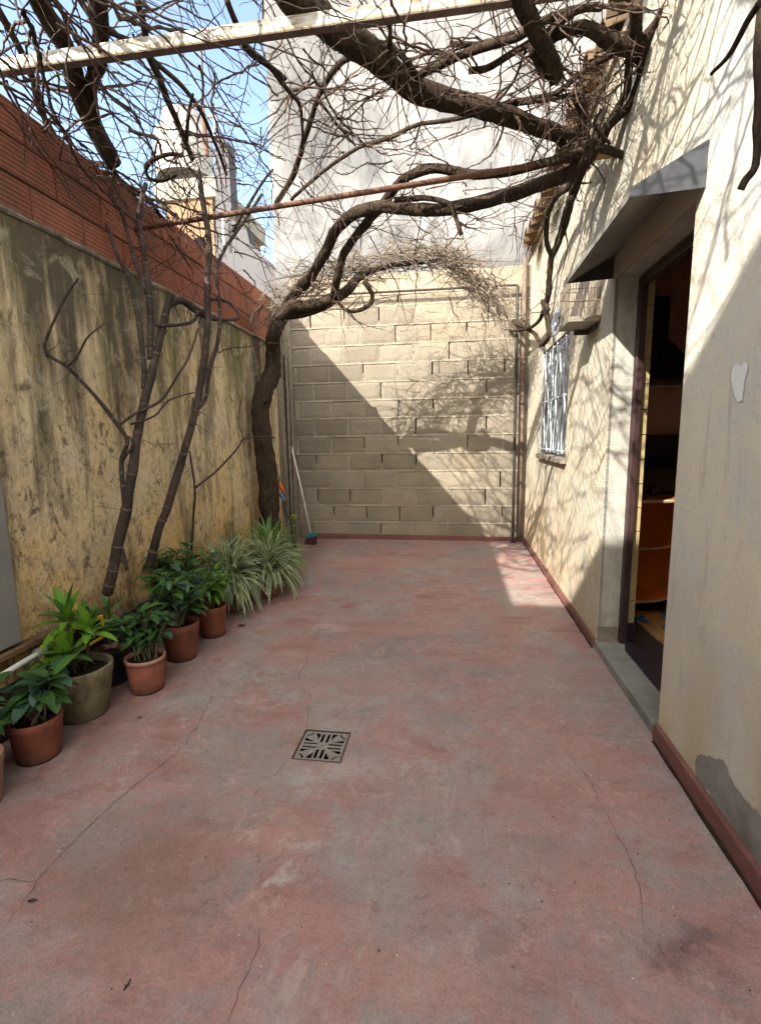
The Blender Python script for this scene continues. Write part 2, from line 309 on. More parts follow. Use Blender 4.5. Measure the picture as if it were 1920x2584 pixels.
n = NT('flaking_white_beam'); p = n.pos; b = n.noise(1.0, 6, .7, n.map((7, 40, 40), p), .3); z = n.sep(p)[2]
c = n.mix(n.ramp(b, (.46, 0), (.60, 1)), (.46, .45, .41), (.20, .15, .09)); c = n.mix(n.math('MULTIPLY', n.rng(z, 2.908, 2.888), .8), c, (.30, .235, .08)); n.col(c, .6, .3); n.bump(b, .3, .004); M_beam = n.m
M_rust = simple('rusty_pipe', (.13, .066, .042), .75, .3, 0, .4, 30)
M_blackiron = simple('black_iron', (.03, .024, .02), .6, .4, 0, .4, 40)
M_redpaint = simple('red_skirting_paint', (.15, .066, .053), .6, .3, 0, .3, 9)
M_frame = simple('maroon_metal_frame', (.035, .016, .016), .5, .4)
M_greymetal = simple('grey_metal_sheet', (.05, .053, .06), .6, .5, .2, .35, 7)
M_dark = simple('dark_void', (.012, .010, .010), .9, .1)
n = NT('cast_iron_grey'); a = n.noise(70, 5, .7); c = n.ramp(a, (.35, (.15, .13, .115)), (.65, (.26, .235, .215))); n.col(c, .55, .4); n.bump(a, .3, .002); M_grate = n.m
n = NT('terracotta'); a = n.noise(45, 5, .7); b = n.noise(5, 6, .65, dist=.4); z = n.sep()[2]
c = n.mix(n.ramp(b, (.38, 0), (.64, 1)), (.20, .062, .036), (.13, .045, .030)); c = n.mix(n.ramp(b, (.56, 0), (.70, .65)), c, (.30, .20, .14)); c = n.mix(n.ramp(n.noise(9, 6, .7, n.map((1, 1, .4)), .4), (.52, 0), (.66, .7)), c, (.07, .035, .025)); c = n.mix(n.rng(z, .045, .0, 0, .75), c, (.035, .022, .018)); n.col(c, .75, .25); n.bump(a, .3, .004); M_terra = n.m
M_terrarim = simple('pale_pot_rim', (.30, .17, .12), .7, .3)
n = NT('mossy_concrete_pot'); a = n.noise(30, 6, .75); b = n.noise(4.5, 7, .65, dist=.4); z = n.sep()[2]
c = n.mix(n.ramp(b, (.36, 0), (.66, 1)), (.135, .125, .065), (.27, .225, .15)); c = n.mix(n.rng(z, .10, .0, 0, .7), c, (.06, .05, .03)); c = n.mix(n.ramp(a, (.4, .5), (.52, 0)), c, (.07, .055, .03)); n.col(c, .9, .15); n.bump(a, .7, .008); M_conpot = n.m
M_brownpot = simple('dull_brown_pot', (.10, .065, .045), .8, .2)
M_blackpot = simple('black_plastic', (.012, .012, .013), .45, .4)
M_soil = simple('dark_soil', (.028, .018, .012), .95, .1, 0, .5, 40, .9)
M_white_pl = simple('white_pvc', (.50, .49, .46), .5, .4, 0, .2, 12)
M_yellowp = simple('yellow_paint', (.55, .36, .03), .6, .3, 0, .25, 15)
M_wood = simple('weathered_board', (.16, .10, .055), .85, .2, 0, .4, 25)
M_cementp = simple('smooth_grey_cement', (.20, .195, .18), .85, .2, 0, .2, 6, .2)
M_sill = simple('green_grey_cement_step', (.20, .205, .175), .8, .25, 0, .45, 11, .6)
def leafmat(name, c1, c2, edge=None, ew=.3, gloss=.42, trans=.35):
    n = NT(name); a = n.noise(14, 3); uv = n.tc.outputs['UV']; u = n.sep(uv)[0]
    c = n.mix(n.isl, c1, c2)
    d = n.math('ABSOLUTE', n.math('SUBTRACT', u, .5))
    if edge: c = n.mix(n.ramp(d, (.5-ew-.04, 0), (.5-ew+.04, 1)), c, edge)
    else: c = n.mix(n.ramp(d, (.0, .55), (.035, 0)), c, tuple(min(1, x*1.9+.03) for x in c2))
    c = n.mix(n.ramp(a, (.4, .3), (.6, 0)), c, tuple(x*.6 for x in c1))
    n.col(c, gloss, .4); tr = n.N.new('ShaderNodeBsdfTranslucent'); n.set(tr.inputs[0], c); ms = n.N.new('ShaderNodeMixShader'); ms.inputs[0].default_value = trans
    n.L.new(n.b.outputs[0], ms.inputs[1]); n.L.new(tr.outputs[0], ms.inputs[2]); n.L.new(ms.outputs[0], n.out.inputs[0]); return n.m
L_dark = leafmat('dark_green_leaf', (.038, .10, .028), (.075, .17, .045))
L_mid = leafmat('mid_green_leaf', (.05, .135, .028), (.10, .23, .04))
L_bright = leafmat('bright_green_leaf', (.10, .24, .02), (.18, .37, .035))
L_blue = leafmat('blue_green_leaf', (.035, .085, .055), (.065, .14, .075))
L_spider = leafmat('striped_spider_leaf', (.075, .15, .035), (.12, .21, .05), (.60, .62, .42), .22, .5)
L_spider2 = leafmat('green_spider_leaf', (.065, .19, .025), (.10, .26, .04), (.34, .44, .17), .15, .5)
L_dry = leafmat('dry_leaf', (.20, .12, .07), (.33, .21, .13))

# ================================================================== SETTING
GX, GY, GS = -.525, 1.811, .0985          # drain grate centre and half size
bm = bmesh.new()
box(bm, (-400, -400, -.36), (400, 700, -.30)); struct(obj('ground', bm, simple('street_dust', (.20, .17, .14))))
bm = bmesh.new()
xs = [-2.6, GX-GS, GX+GS, XR+.02]; ys = [-6.0, GY-GS, GY+GS, YB+.1]
for i in range(3):
    for j in range(3):
        if (i, j) != (1, 1): quad(bm, [(xs[i], ys[j], 0), (xs[i+1], ys[j], 0), (xs[i+1], ys[j+1], 0), (xs[i], ys[j+1], 0)])
bmesh.ops.remove_doubles(bm, verts=bm.verts, dist=1e-5)
patio = struct(obj('patio_floor', bm, M_floor))
bm = bmesh.new()   # pit under the grate
a, b = (GX-GS, GY-GS), (GX+GS, GY+GS)
for P in ([(a[0], a[1]), (b[0], a[1])], [(b[0], a[1]), (b[0], b[1])], [(b[0], b[1]), (a[0], b[1])], [(a[0], b[1]), (a[0], a[1])]):
    quad(bm, [(*P[0], 0), (*P[1], 0), (*P[1], -.22), (*P[0], -.22)])
quad(bm, [(*a, -.22), (b[0], a[1], -.22), (*b, -.22), (a[0], b[1], -.22)]); obj('drain_pit', bm, M_dark, patio)
# cracks in the cement, thin ribbons just proud of the sheet
rnd = random.Random(5)
def crack(pts, wd=.0032):
    P = [un(px, py, Z=.0) for px, py in pts]; Q = []
    for i in range(len(P)-1):
        L = (P[i+1]-P[i]).length; k = max(2, int(L/.022)); t = (P[i+1]-P[i]).normalized(); s = V((-t.y, t.x, 0))
        for j in range(k): Q.append(P[i].lerp(P[i+1], j/k) + s*(rnd.gauss(0, .0035)+.006*mnoise.noise(P[i].lerp(P[i+1], j/k)*14)))
    Q.append(P[-1]); n_ = len(Q); prev = None
    for i in range(n_):
        t = (Q[min(i+1, n_-1)]-Q[max(i-1, 0)]).normalized(); s = V((-t.y, t.x, 0))
        ww = wd*.24*(.45+.9*rnd.random())*min(1, 6*min(i, n_-1-i)/n_+.2)
        a = bm.verts.new(Q[i]+s*ww+V((0, 0, .0016))); b = bm.verts.new(Q[i]-s*ww+V((0, 0, .0016)))
        if prev: bm.faces.new([prev[0], prev[1], b, a])
        prev = (a, b)
bm = bmesh.new()
crack([(0, 2358), (60, 2270), (110, 2205), (220, 2090), (330, 1990), (450, 1900), (500, 1830), (530, 1770), (545, 1716)], .0042)
crack([(425, 1712), (545, 1716), (640, 1703), (745, 1703)], .0030); crack([(0, 2220), (50, 2221), (92, 2227)], .0030)
crack([(773, 1845), (776, 1790), (784, 1755), (770, 1740), (750, 1725), (757, 1700), (775, 1670), (770, 1650), (790, 1620), (810, 1580)], .0028)
crack([(735, 1915), (710, 1940), (692, 1962)], .0035); crack([(660, 2340), (640, 2420), (610, 2500), (575, 2584)], .0030)
crack([(1650, 1866), (1560, 1858), (1490, 1853), (1400, 1850), (1260, 1835)], .0030)
crack([(1410, 1870), (1455, 1930), (1500, 1990), (1530, 2060), (1570, 2130), (1605, 2200), (1618, 2290), (1622, 2340), (1660, 2370), (1690, 2450)], .0034)
crack([(1180, 1800), (1100, 1795), (1030, 1790), (960, 1775)], .0018); crack([(1200, 1730), (1215, 1780)], .0018); crack([(965, 1945), (940, 1985)], .002)
crack([(1000, 2120), (950, 2060), (960, 2000)], .0015); crack([(830, 2080), (800, 2200), (760, 2260)], .0013); crack([(1409, 1850), (1440, 1822)], .0022)
crack([(40, 1982), (120, 1962), (180, 1946)], .002); crack([(900, 1920), (990, 1924)], .0025); crack([(970, 1540), (960, 1600), (965, 1640)], .0014); crack([(700, 1390), (900, 1400)], .0012)
obj('crack', bm, simple('crack_shadow_dirt', (.07, .045, .038), .95, .05), patio)

# ---- left boundary wall
lw = thing('boundary_wall', 'long yellow ochre plaster wall with black mould streaks along the left', 'wall', (XL-.1, 3.6, 0))
bm = bmesh.new(); box(bm, (XL-.16, -6, 0), (XL, 5.40, 2.262)); obj('plaster', bm, M_ochre, lw)
bm = bmesh.new(); rnd = random.Random(2)    # ragged mortar lip along the top
P = [V((XL+.004, -2+i*.12, 2.262+.008*mnoise.noise(V((i*.6, 0, 0))))) for i in range(62)]
tube(bm, P, [.011+.006*rnd.random() for _ in P], 6, .3); obj('mortar_lip', bm, M_conc, lw)
bw = thing('brick_parapet', 'red hollow clay brick courses laid on top of the ochre wall', 'wall', (XL-.09, 3.6, 2.275))
bm = bmesh.new(); rnd = random.Random(8)
zz = 2.277; CH = (2.771-2.277)/3
for r in range(3):
    yy = -6 + (r % 2)*.16
    while yy < 5.38:
        L = .33; y2 = min(yy+L-.012, 5.395); dx = rnd.uniform(-.004, .003); z0 = zz+r*CH; z1 = z0+CH-.014
        ng = 7; pts = [(XL-.15, z0)]                    # profile with horizontal ribs, kept in one block mesh
        pts.append((XL-.012+dx, z0))
        for g in range(ng):
            a0 = z0+(z1-z0)*(g+.15)/ng; a1 = z0+(z1-z0)*(g+.5)/ng
            pts += [(XL-.012+dx, a0), (XL-.0155+dx, a0+.003), (XL-.0155+dx, a1-.002), (XL-.012+dx, a1)]
        pts += [(XL-.012+dx, z1), (XL-.15, z1)]
        A = [bm.verts.new((px_, yy, pz)) for px_, pz in pts]; B = [bm.verts.new((px_, y2, pz)) for px_, pz in pts]; k = len(pts)
        bm.faces.new(A); bm.faces.new(B[::-1])
        for i in range(k): bm.faces.new([A[i], B[i], B[(i+1) % k], A[(i+1) % k]])
        yy += L
bmesh.ops.recalc_face_normals(bm, faces=bm.faces); obj('bricks', bm, M_brick, bw)
bm = bmesh.new(); box(bm, (XL-.14, -6, 2.263), (XL-.024, 5.39, 2.765)); obj('mortar', bm, simple('brown_mortar', (.12, .075, .05), .95, .1), bw)
# concrete corner column, where the left wall meets the block wall
cc = thing('corner_column', 'weathered grey concrete column with vertical cracks in the back left corner', 'column', (XL-.06, 5.7, 0))
bm = bmesh.new(); box(bm, (XL-.15, 5.405, 0), (XL-.004, 5.66, 2.74), .008); box(bm, (XL-.15, 5.672, 0), (XL+.012, YB+.15, 2.78), .008); obj('shaft', bm, M_conc, cc)
bm = bmesh.new()
for x_ in (5.667, 5.80): tube(bm, [V((XL+.012, x_+.006*mnoise.noise(V((i, x_, 0))), .0+i*.1)) for i in range(23)], .006, 5, .3)
obj('crack_line', bm, M_dark, cc)

# ---- back wall of concrete blocks
kb = thing('block_wall', 'unplastered grey-beige concrete block wall closing the patio at the back', 'wall', (-.5, YB+.08, 0))
bm = bmesh.new(); rnd = random.Random(4); BH = .2125; X0, X1 = XL+.015, XR-.002
jx = un(881.5, 1320, Y=YB).x
vj = []; ROWS = 14
for r in range(ROWS):
    z0 = .006+r*BH; z1 = z0+BH-.015-rnd.random()*.004; off = jx + (r % 2)*.205 + rnd.uniform(-.02, .02)
    if r == ROWS-1: z1 = 2.872
    x = off-.411*8
    while x < X1:
        a = max(x+.006, X0); b = min(x+.411-.006-rnd.random()*.006, X1); vj.append((x+.0, z0, z1))
        if b-a > .03:
            dy = rnd.uniform(-.004, .004); n1 = max(2, int((b-a)/.035)); zt = z1+rnd.uniform(-.003, .003); n2 = 5
            # front face as a small grid with worn, wavering edges
            G = []
            for j in range(n2+1):
                row = []
                for i in range(n1+1):
                    q = V((a+(b-a)*i/n1, YB+dy, z0+(zt-z0)*j/n2)); ed = (i in (0, n1)) or (j in (0, n2))
                    q += V((.0055*mnoise.noise(q*16+V((r, 0, 0))), .002*mnoise.noise(q*12), .0055*mnoise.noise(q*15+V((0, 0, r)))))
                    if ed: q.y += .004+.004*abs(mnoise.noise(q*25))
                    row.append(bm.verts.new(q))
                G.append(row)
            for j in range(n2):
                for i in range(n1): bm.faces.new([G[j][i], G[j][i+1], G[j+1][i+1], G[j+1][i]])
            rim = G[0]+[G[j][n1] for j in range(1, n2+1)]+G[n2][::-1][1:]+[G[j][0] for j in range(n2-1, 0, -1)]
            bk = [bm.verts.new((v.co.x, YB+.11, v.co.z)) for v in rim]
            for i in range(len(rim)): bm.faces.new([rim[i], bk[i], bk[(i+1) % len(rim)], rim[(i+1) % len(rim)]])
        x += .411
bmesh.ops.recalc_face_normals(bm, faces=bm.faces)
obj('blocks', bm, M_block, kb)
bm = bmesh.new()
def mort(p0, p1, hw, prd, ax):       # a smear of mortar with wavering edges, proud of the blocks here and there
    L = (p1-p0).length; k = max(2, int(L/.012)); prev = None
    for i in range(k+1):
        q = p0.lerp(p1, i/k); w1 = hw*(1+.75*mnoise.noise(q*30+V((0, 7, 0)))+.3*mnoise.noise(q*90)); w2 = hw*(1+.75*mnoise.noise(q*27+V((7, 0, 0)))+.3*mnoise.noise(q*80)); pr_ = prd+.004*mnoise.noise(q*12)
        c_ = [q-ax*w1+V((0, .012, 0)), q-ax*w1*.6+V((0, pr_, 0)), q+ax*w2*.6+V((0, pr_+.002, 0)), q+ax*w2+V((0, .012, 0))]
        vs_ = [bm.verts.new(c) for c in c_]
        if prev:
            for j in range(3): bm.faces.new([prev[j], prev[j+1], vs_[j+1], vs_[j]])
        prev = vs_
for r in range(1, ROWS):
    z_ = .006+r*BH-.0085; mort(V((X0, YB, z_)), V((X1, YB, z_)), .0135, -.001, V((0, 0, 1)))
for (x, z0, z1) in vj:
    if X0+.02 < x < X1-.02:
        k = rnd.random(); xx = x-.002
        if k < .62: mort(V((xx, YB, z0-.002)), V((xx, YB, z1+.004)), .011, .001, V((1, 0, 0)))
        elif k < .85:
            zm = z0+(z1-z0)*rnd.uniform(.2, .5); mort(V((xx, YB, z0-.002)), V((xx, YB, zm)), .010, .002, V((1, 0, 0)))
bmesh.ops.recalc_face_normals(bm, faces=bm.faces); box(bm, (X0, YB+.0125, .002), (X0+.05, YB+.05, 2.868)); obj('mortar', bm, M_mortar, kb)
bm = bmesh.new(); quad(bm, [(X0-.02, YB+.055, 0), (X1, YB+.055, 0), (X1, YB+.055, 2.88), (X0-.02, YB+.055, 2.88)]); obj('wall_core', bm, M_dark, kb)
bm = bmesh.new(); box(bm, (X0, YB+.002, 2.875), (X1, YB+.13, 3.11), .006); obj('rendered_top', bm, M_beige, kb)
bm = bmesh.new(); prism(bm, [(-1.72, 0.0), (XR-.05, 0.0), (XR-.05, .05), (-1.72, .066)], 'y', YB-.022, YB-.002); obj('skirting', bm, M_redpaint, kb)
# ---- the neighbour's tall white wall
tw = thing('neighbour_wall', 'very tall whitewashed rendered wall rising behind the block wall', 'wall', (1, 6.3, 0))
bm = bmesh.new(); box(bm, (-2.165, YB+.205, 0), (6, YB+2.2, 8.5), .01); obj('render', bm, M_white, tw)
# ---- a house behind the photographer, whose roof line shades the near half of the patio
hb = thing('rear_building', 'plastered building behind and left of the photographer that shades the near patio', 'building', (-3.5, -4, 0))
bm = bmesh.new(); box(bm, (-5.6, -6, 0), (-1.45, -2.5, 5.42)); obj('wall', bm, simple('rear_plaster', (.55, .50, .40)), hb)

# ================================================================== HOUSE on the right
Y0, Y1 = 2.025, 2.921                                  # door opening
hs = thing('house', 'cream plastered single-storey house wall with an open doorway on the right', 'house', (XR+.6, 2.5, 0))
WT = 3.2
bm = bmesh.new()
def hw(y0, y1, z0, z1):
    box(bm, (XR, y0, z0), (XR+.115, y1, z1))
WY0, WY1, WZ0, WZ1 = 3.93, 5.02, 1.075, 2.02
# wall pieces share edges and make one skin round the door and the window
def skin(cells):
    for (y0, y1, z0, z1) in cells: quad(bm, [(XR, y0, z0), (XR, y0, z1), (XR, y1, z1), (XR, y1, z0)])
skin([(-6, Y0, 0, WT), (Y0, Y1, 2.065, WT), (Y1, WY0, 0, WT), (WY0, WY1, 0, WZ0), (WY0, WY1, WZ1, WT), (WY1, YB+.2, 0, WT)])
# reveals and top
quad(bm, [(XR, Y1, 0), (XR, Y1, 2.065), (XR+.118, Y1, 2.065), (XR+.118, Y1, 0)])
quad(bm, [(XR, Y0, 0), (XR+.118, Y0, 0), (XR+.118, Y0, 2.065), (XR, Y0, 2.065)])
quad(bm, [(XR, Y0, 2.065), (XR+.118, Y0, 2.065), (XR+.118, Y1, 2.065), (XR, Y1, 2.065)])
quad(bm, [(XR, WY0, WZ0), (XR, WY1, WZ0), (XR+.09, WY1, WZ0), (XR+.09, WY0, WZ0)])
quad(bm, [(XR, WY0, WZ1), (XR+.09, WY0, WZ1), (XR+.09, WY1, WZ1), (XR, WY1, WZ1)])
quad(bm, [(XR, WY0, WZ0), (XR+.09, WY0, WZ0), (XR+.09, WY0, WZ1), (XR, WY0, WZ1)])
quad(bm, [(XR, WY1, WZ0), (XR, WY1, WZ1), (XR+.09, WY1, WZ1), (XR+.09, WY1, WZ0)])
quad(bm, [(XR, -6, WT), (4, -6, WT), (4, YB+.2, WT), (XR, YB+.2, WT)]); bmesh.ops.remove_doubles(bm, verts=bm.verts, dist=1e-5)
hwall = obj('wall', bm, M_cream, hs)
# patches on the plaster
def patch(name, pts, mat, off=.0025):
    bm = bmesh.new(); P = [un(px, py, X=XR-off) for px, py in pts]; Q = catmull(P+[P[0]], 16)[:-1]
    Q = [q+V((0, .022*mnoise.noise(q*13)+.009*mnoise.noise(q*50)+.004*mnoise.noise(q*140), .022*mnoise.noise(q*14+V((4, 0, 0)))+.009*mnoise.noise(q*55)+.004*mnoise.noise(q*150))) for q in Q]
    bm.faces.new([bm.verts.new(q) for q in Q]); return obj(name, bm, mat, hwall)
patch('grey_render_patch', [(1758, 1908), (1790, 1902), (1822, 1926), (1847, 1971), (1881, 2013), (1915, 2064), (1960, 2140), (2060, 2330), (2030, 2440), (1900, 2205), (1812, 2045), (1752, 1946)], simple('bare_grey_render', (.215, .21, .185), .9, .1, 0, .45, 16, .7))
patch('white_paint_patch', [(1853, 913), (1866, 911), (1880, 908), (1879, 960), (1875, 992), (1862, 1012), (1850, 1006), (1846, 960)], simple('white_repaint', (.66, .67, .65), .9, .1, 0, .18, 14))
# interior shell
ish = simple('brown_kitchen_wall', (.55, .38, .28), .8); bm = bmesh.new()
x0, x1, y0, y1, z0, z1 = XR+.19, 2.9, .5, 3.78, .05, 2.5
quad(bm, [(x0, y1, z0), (x1, y1, z0), (x1, y1, z1), (x0, y1, z1)]); quad(bm, [(x1, y0, z0), (x1, y1, z0), (x1, y1, z1), (x1, y0, z1)])
quad(bm, [(x0, y0, z0), (x1, y0, z0), (x1, y0, z1), (x0, y0, z1)]); quad(bm, [(x0, y0, z1), (x1, y0, z1), (x1, y1, z1), (x0, y1, z1)])
quad(bm, [(x0, Y1+.02, z0), (x0, y1, z0), (x0, y1, z1), (x0, Y1+.02, z1)]); quad(bm, [(x0, y0, z0), (x0, Y0, z0), (x0, Y0, z1), (x0, y0, z1)]); quad(bm, [(x0, Y0, 2.06), (x0, Y1+.02, 2.06), (x0, Y1+.02, z1), (x0, Y0, z1)])
obj('interior_wall', bm, ish, hs)
bm = bmesh.new(); quad(bm, [(x0-.02, y0, .052), (x1, y0, .052), (x1, y1, .052), (x0-.02, y1, .052)])
obj('interior_floor', bm, simple('dark_kitchen_floor', (.05, .045, .04), .4, .5), hs)
# cement step, granite strip
st = obj('step', (lambda b: (box(b, (XR-.012, Y0+.0, .0), (XR+.205, Y1-.002, .05), .006), b)[1])(bmesh.new()), M_sill, hs)
n = NT('black_speckled_granite'); a = n.noise(160, 3, .7); n.col(n.ramp(a, (.55, (.010, .010, .014)), (.68, (.16, .16, .20))), .35, .5)
bm = bmesh.new(); prism(bm, [(1.0, 2.915), (.955, 2.78), (.965, Y0+.003), (1.20, Y0+.003), (1.20, 2.915)], 'z', .0505, .058); obj('granite_threshold', bm, n.m, hs)
# door frame, tiled inner jamb
bm = bmesh.new(); box(bm, (XR+.118, Y1-.045, .05), (XR+.155, Y1+.012, 2.055), .004); box(bm, (XR+.118, Y0, 2.012), (XR+.155, Y1-.045, 2.055), .004); box(bm, (XR+.118, Y0-.01, .05), (XR+.155, Y0+.012, 2.012), .004)
df = obj('door_frame', bm, M_frame, hs)
bm = bmesh.new()
for q in range(14):
    box(bm, (XR+.158, Y1-.008, .165+q*.135), (XR+.20, Y1+.02, .165+(q+1)*.135-.004), .002)
obj('jamb_tiles', bm, simple('cream_glazed_tile', (.36, .28, .14), .3, .5, 0, .12, 8, .05), hs)
bm = bmesh.new(); box(bm, (XR+.157, Y1-.024, .058), (XR+.202, Y1+.018, .163), .002); obj('black_base_tile', bm, M_blackpot, hs)
# rough cement foot of the jamb
bm = bmesh.new(); bmesh.ops.create_grid(bm, x_segments=12, y_segments=10, size=.5)
for v in bm.verts:
    u_, w_ = v.co.x+.5, v.co.y+.5; v.co = V((XR+.001+.112*u_, Y1-.004-.018*(1-w_)**2-.006*abs(mnoise.noise(V((u_*6, w_*6, 0)))), .051+.085*w_))
obj('jamb_foot', bm, M_conc, hs)
# skirtings
bm = bmesh.new(); box(bm, (XR-.02, Y1+.012, 0), (XR-.001, YB-.03, .055), .004); box(bm, (XR-.022, -6, 0), (XR-.001, Y0-.005, .072), .004)
for v in bm.verts: v.co.z += (.004*mnoise.noise(v.co*5) if v.co.z > .02 else 0)
obj('skirting', bm, M_redpaint, hs)
bm = bmesh.new(); rnd = random.Random(31)
P = [V((XR-.025+.004*mnoise.noise(V((i*.5, 1, 0))), -1+i*.05, .001)) for i in range(61)]; tube(bm, P, [.004+.004*rnd.random() for _ in P], 5, .3)
P = [V((XR-.022+.004*mnoise.noise(V((i*.5, 2, 0))), Y1+i*.05, .001)) for i in range(60)]; tube(bm, P, [.003+.003*rnd.random() for _ in P], 5, .3)
obj('dirt_line', bm, M_soil, hs)
# canopy over the door
YC0, YC1 = 1.962, 2.952
cp = thing('door_canopy', 'small sloping canopy with grey metal end plate above the open doorway', 'canopy', (XR, 2.45, 2.1))
bm = bmesh.new()
prism(bm, [(XR-.001, 2.215), (XR-.24, 2.085), (XR-.24, 2.062), (XR-.225, 2.062), (XR-.001, 2.185)], 'y', YC0+.004, YC1-.004); obj('sloping_slab', bm, simple('canopy_plaster', (.19, .18, .155), .9), cp)
bm = bmesh.new(); prism(bm, [(XR-.001, 2.222), (XR-.243, 2.090), (XR-.243, 2.060), (XR-.001, 2.072)], 'y', YC0-.001, YC0+.003); obj('end_plate', bm, M_greymetal, cp)
bm = bmesh.new(); prism(bm, [(XR-.001, 2.222), (XR-.243, 2.090), (XR-.243, 2.060), (XR-.001, 2.072)], 'y', YC1-.003, YC1+.001); obj('end_plate', bm, M_blackiron, cp)
# roof edge: a row of curved clay tiles seen from below
rf = obj('roof', (lambda b: (box(b, (XR-.02, -6, WT+.004), (4, YB+.19, WT+.05)), b)[1])(bmesh.new()), simple('roof_slab', (.30, .25, .19)), hs)
rnd = random.Random(77); tm = simple('weathered_clay_tile', (.12, .082, .048), .9, .15, 0, .45, 14, .6)
bm = bmesh.new(); yy = 2.6
while yy < 5.85:
    w_ = .105; ov = .10+.05*rnd.random(); zb = WT+.06+rnd.uniform(-.012, .012); sg = 8; ring = []
    for s in (0, 1):
        for rr in (w_, w_-.016):
            ring.append([bm.verts.new((XR-ov if s == 0 else XR+.5, yy+rr*math.cos(math.pi*k/sg)*(1 if s else .85), zb+(.0 if s == 0 else .13)+rr*.85*math.sin(math.pi*k/sg))) for k in range(sg+1)])
    for k in range(sg):
        for A, B in ((ring[0], ring[2]), (ring[3], ring[1]), (ring[1], ring[0]), (ring[2], ring[3])): bm.faces.new([A[k], A[k+1], B[k+1], B[k]])
    yy += .215
obj('clay_tiles', bm, tm, rf)
# ragged dry straw tucked under the tiles
st_ = thing('straw_bundle', 'tufts of brown dry straw and bark hanging from the roof edge', 'straw', (XR-.05, 4, 3.2))
bm = bmesh.new(); rnd = random.Random(12)
for (cx_, cy_, cz_, nn, sp) in ((XR-.06, 5.35, 3.14, 260, .13), (XR-.07, 4.55, 3.14, 300, .15), (XR-.05, 3.75, 3.17, 200, .14), (XR-.08, 3.25, 3.16, 200, .12)):
    for i in range(nn):
        p0 = V((cx_+rnd.gauss(0, .03), cy_+rnd.gauss(0, sp), cz_+rnd.uniform(-.02, .07))); d = V((rnd.gauss(-.15, .25), rnd.gauss(.1, .45), -1)).normalized()
        L = rnd.uniform(.05, .17); p1 = p0+d*L+V((0, 0, -.01)); s = V((.2, rnd.uniform(.5, 1), rnd.uniform(-.3, .3))).normalized()*rnd.uniform(.002, .012)
        quad(bm, [p0-s, p0+s, p1+s*.4, p1-s*.4])
obj('straw', bm, simple('dry_straw', (.20, .125, .055), .95, .1, 0, .5, 25), st_)

# ---- window with grille, crumpled plastic
wd = thing('window', 'narrow barred window with crumpled plastic sheet inside, in the cream wall', 'window', (XR, 4.47, WZ0))
bm = bmesh.new()
for a, b in (((XR+.03, WY0+.001, WZ0+.001), (XR+.07, WY0+.045, WZ1-.001)), ((XR+.03, WY1-.045, WZ0+.001), (XR+.07, WY1-.001, WZ1-.001)), ((XR+.03, WY0+.045, WZ0+.001), (XR+.07, WY1-.045, WZ0+.04)), ((XR+.03, WY0+.045, WZ1-.04), (XR+.07, WY1-.045, WZ1-.001)), ((XR+.032, 4.46, WZ0+.04), (XR+.068, 4.49, WZ1-.04))): box(bm, a, b, .003)
obj('frame', bm, simple('grey_window_paint', (.40, .43, .45), .5), wd)
bm = bmesh.new(); quad(bm, [(XR+.062, WY0+.04, WZ0+.03), (XR+.062, WY1-.04, WZ0+.03), (XR+.062, WY1-.04, WZ1-.03), (XR+.062, WY0+.04, WZ1-.03)]); obj('pane', bm, simple('dark_glass', (.02, .025, .03), .12, .6, 0, .2, 5, 0), wd)
bm = bmesh.new()
for k in range(7):
    y_ = WY0+.07+k*(WY1-WY0-.14)/6; P = []
    for i in range(25):
        t = i/24; P.append(V((XR-.012, y_+.035*math.sin(t*math.pi*4+(k % 2)*math.pi), WZ0+.03+t*(WZ1-WZ0-.06))))
    tube(bm, P, .006, 6)
for z_ in (WZ0+.05, (WZ0+WZ1)/2, WZ1-.05): tube(bm, [V((XR-.012, WY0+.02, z_)), V((XR-.012, WY1-.02, z_))], .006, 6)
obj('grille', bm, simple('pale_blue_iron', (.46, .49, .52), .5, .4), wd)
sn = obj('sill', (lambda b: (box(b, (XR-.045, WY0-.05, WZ0-.045), (XR+.03, WY1+.03, WZ0-.001), .008), b)[1])(bmesh.new()), M_conc, wd)
ps = thing('plastic_sheet', 'crumpled translucent plastic sheet stuffed behind the window bars', 'plastic sheet', (XR+.01, 4.47, WZ0))
bm = bmesh.new(); NX, NZ = 60, 110; G = []
for j in range(NZ+1):
    row = []
    for i in range(NX+1):
        y_ = WY0+.03+(WY1-WY0-.06)*i/NX; z_ = WZ0+.01+(WZ1-WZ0-.03)*j/NZ; q = V((y_*11+2.0*mnoise.noise(V((y_*4, z_*5, 2))), z_*3.2, 0))
        row.append(bm.verts.new((XR+.020+.030*mnoise.noise(q)+.015*abs(mnoise.noise(q*2.3)), y_, z_)))
    G.append(row)
for j in range(NZ):
    for i in range(NX): bm.faces.new([G[j][i], G[j][i+1], G[j+1][i+1], G[j+1][i]])
n = NT('crumpled_plastic'); a = n.noise(1.0, 5, .7, n.map((1, 34, 6), n.pos), 1.2); n.col(n.ramp(a, (.42, (.035, .045, .042)), (.52, (.17, .21, .23)), (.66, (.38, .43, .48))), .22, .6); obj('sheet', bm, n.m, ps, True)

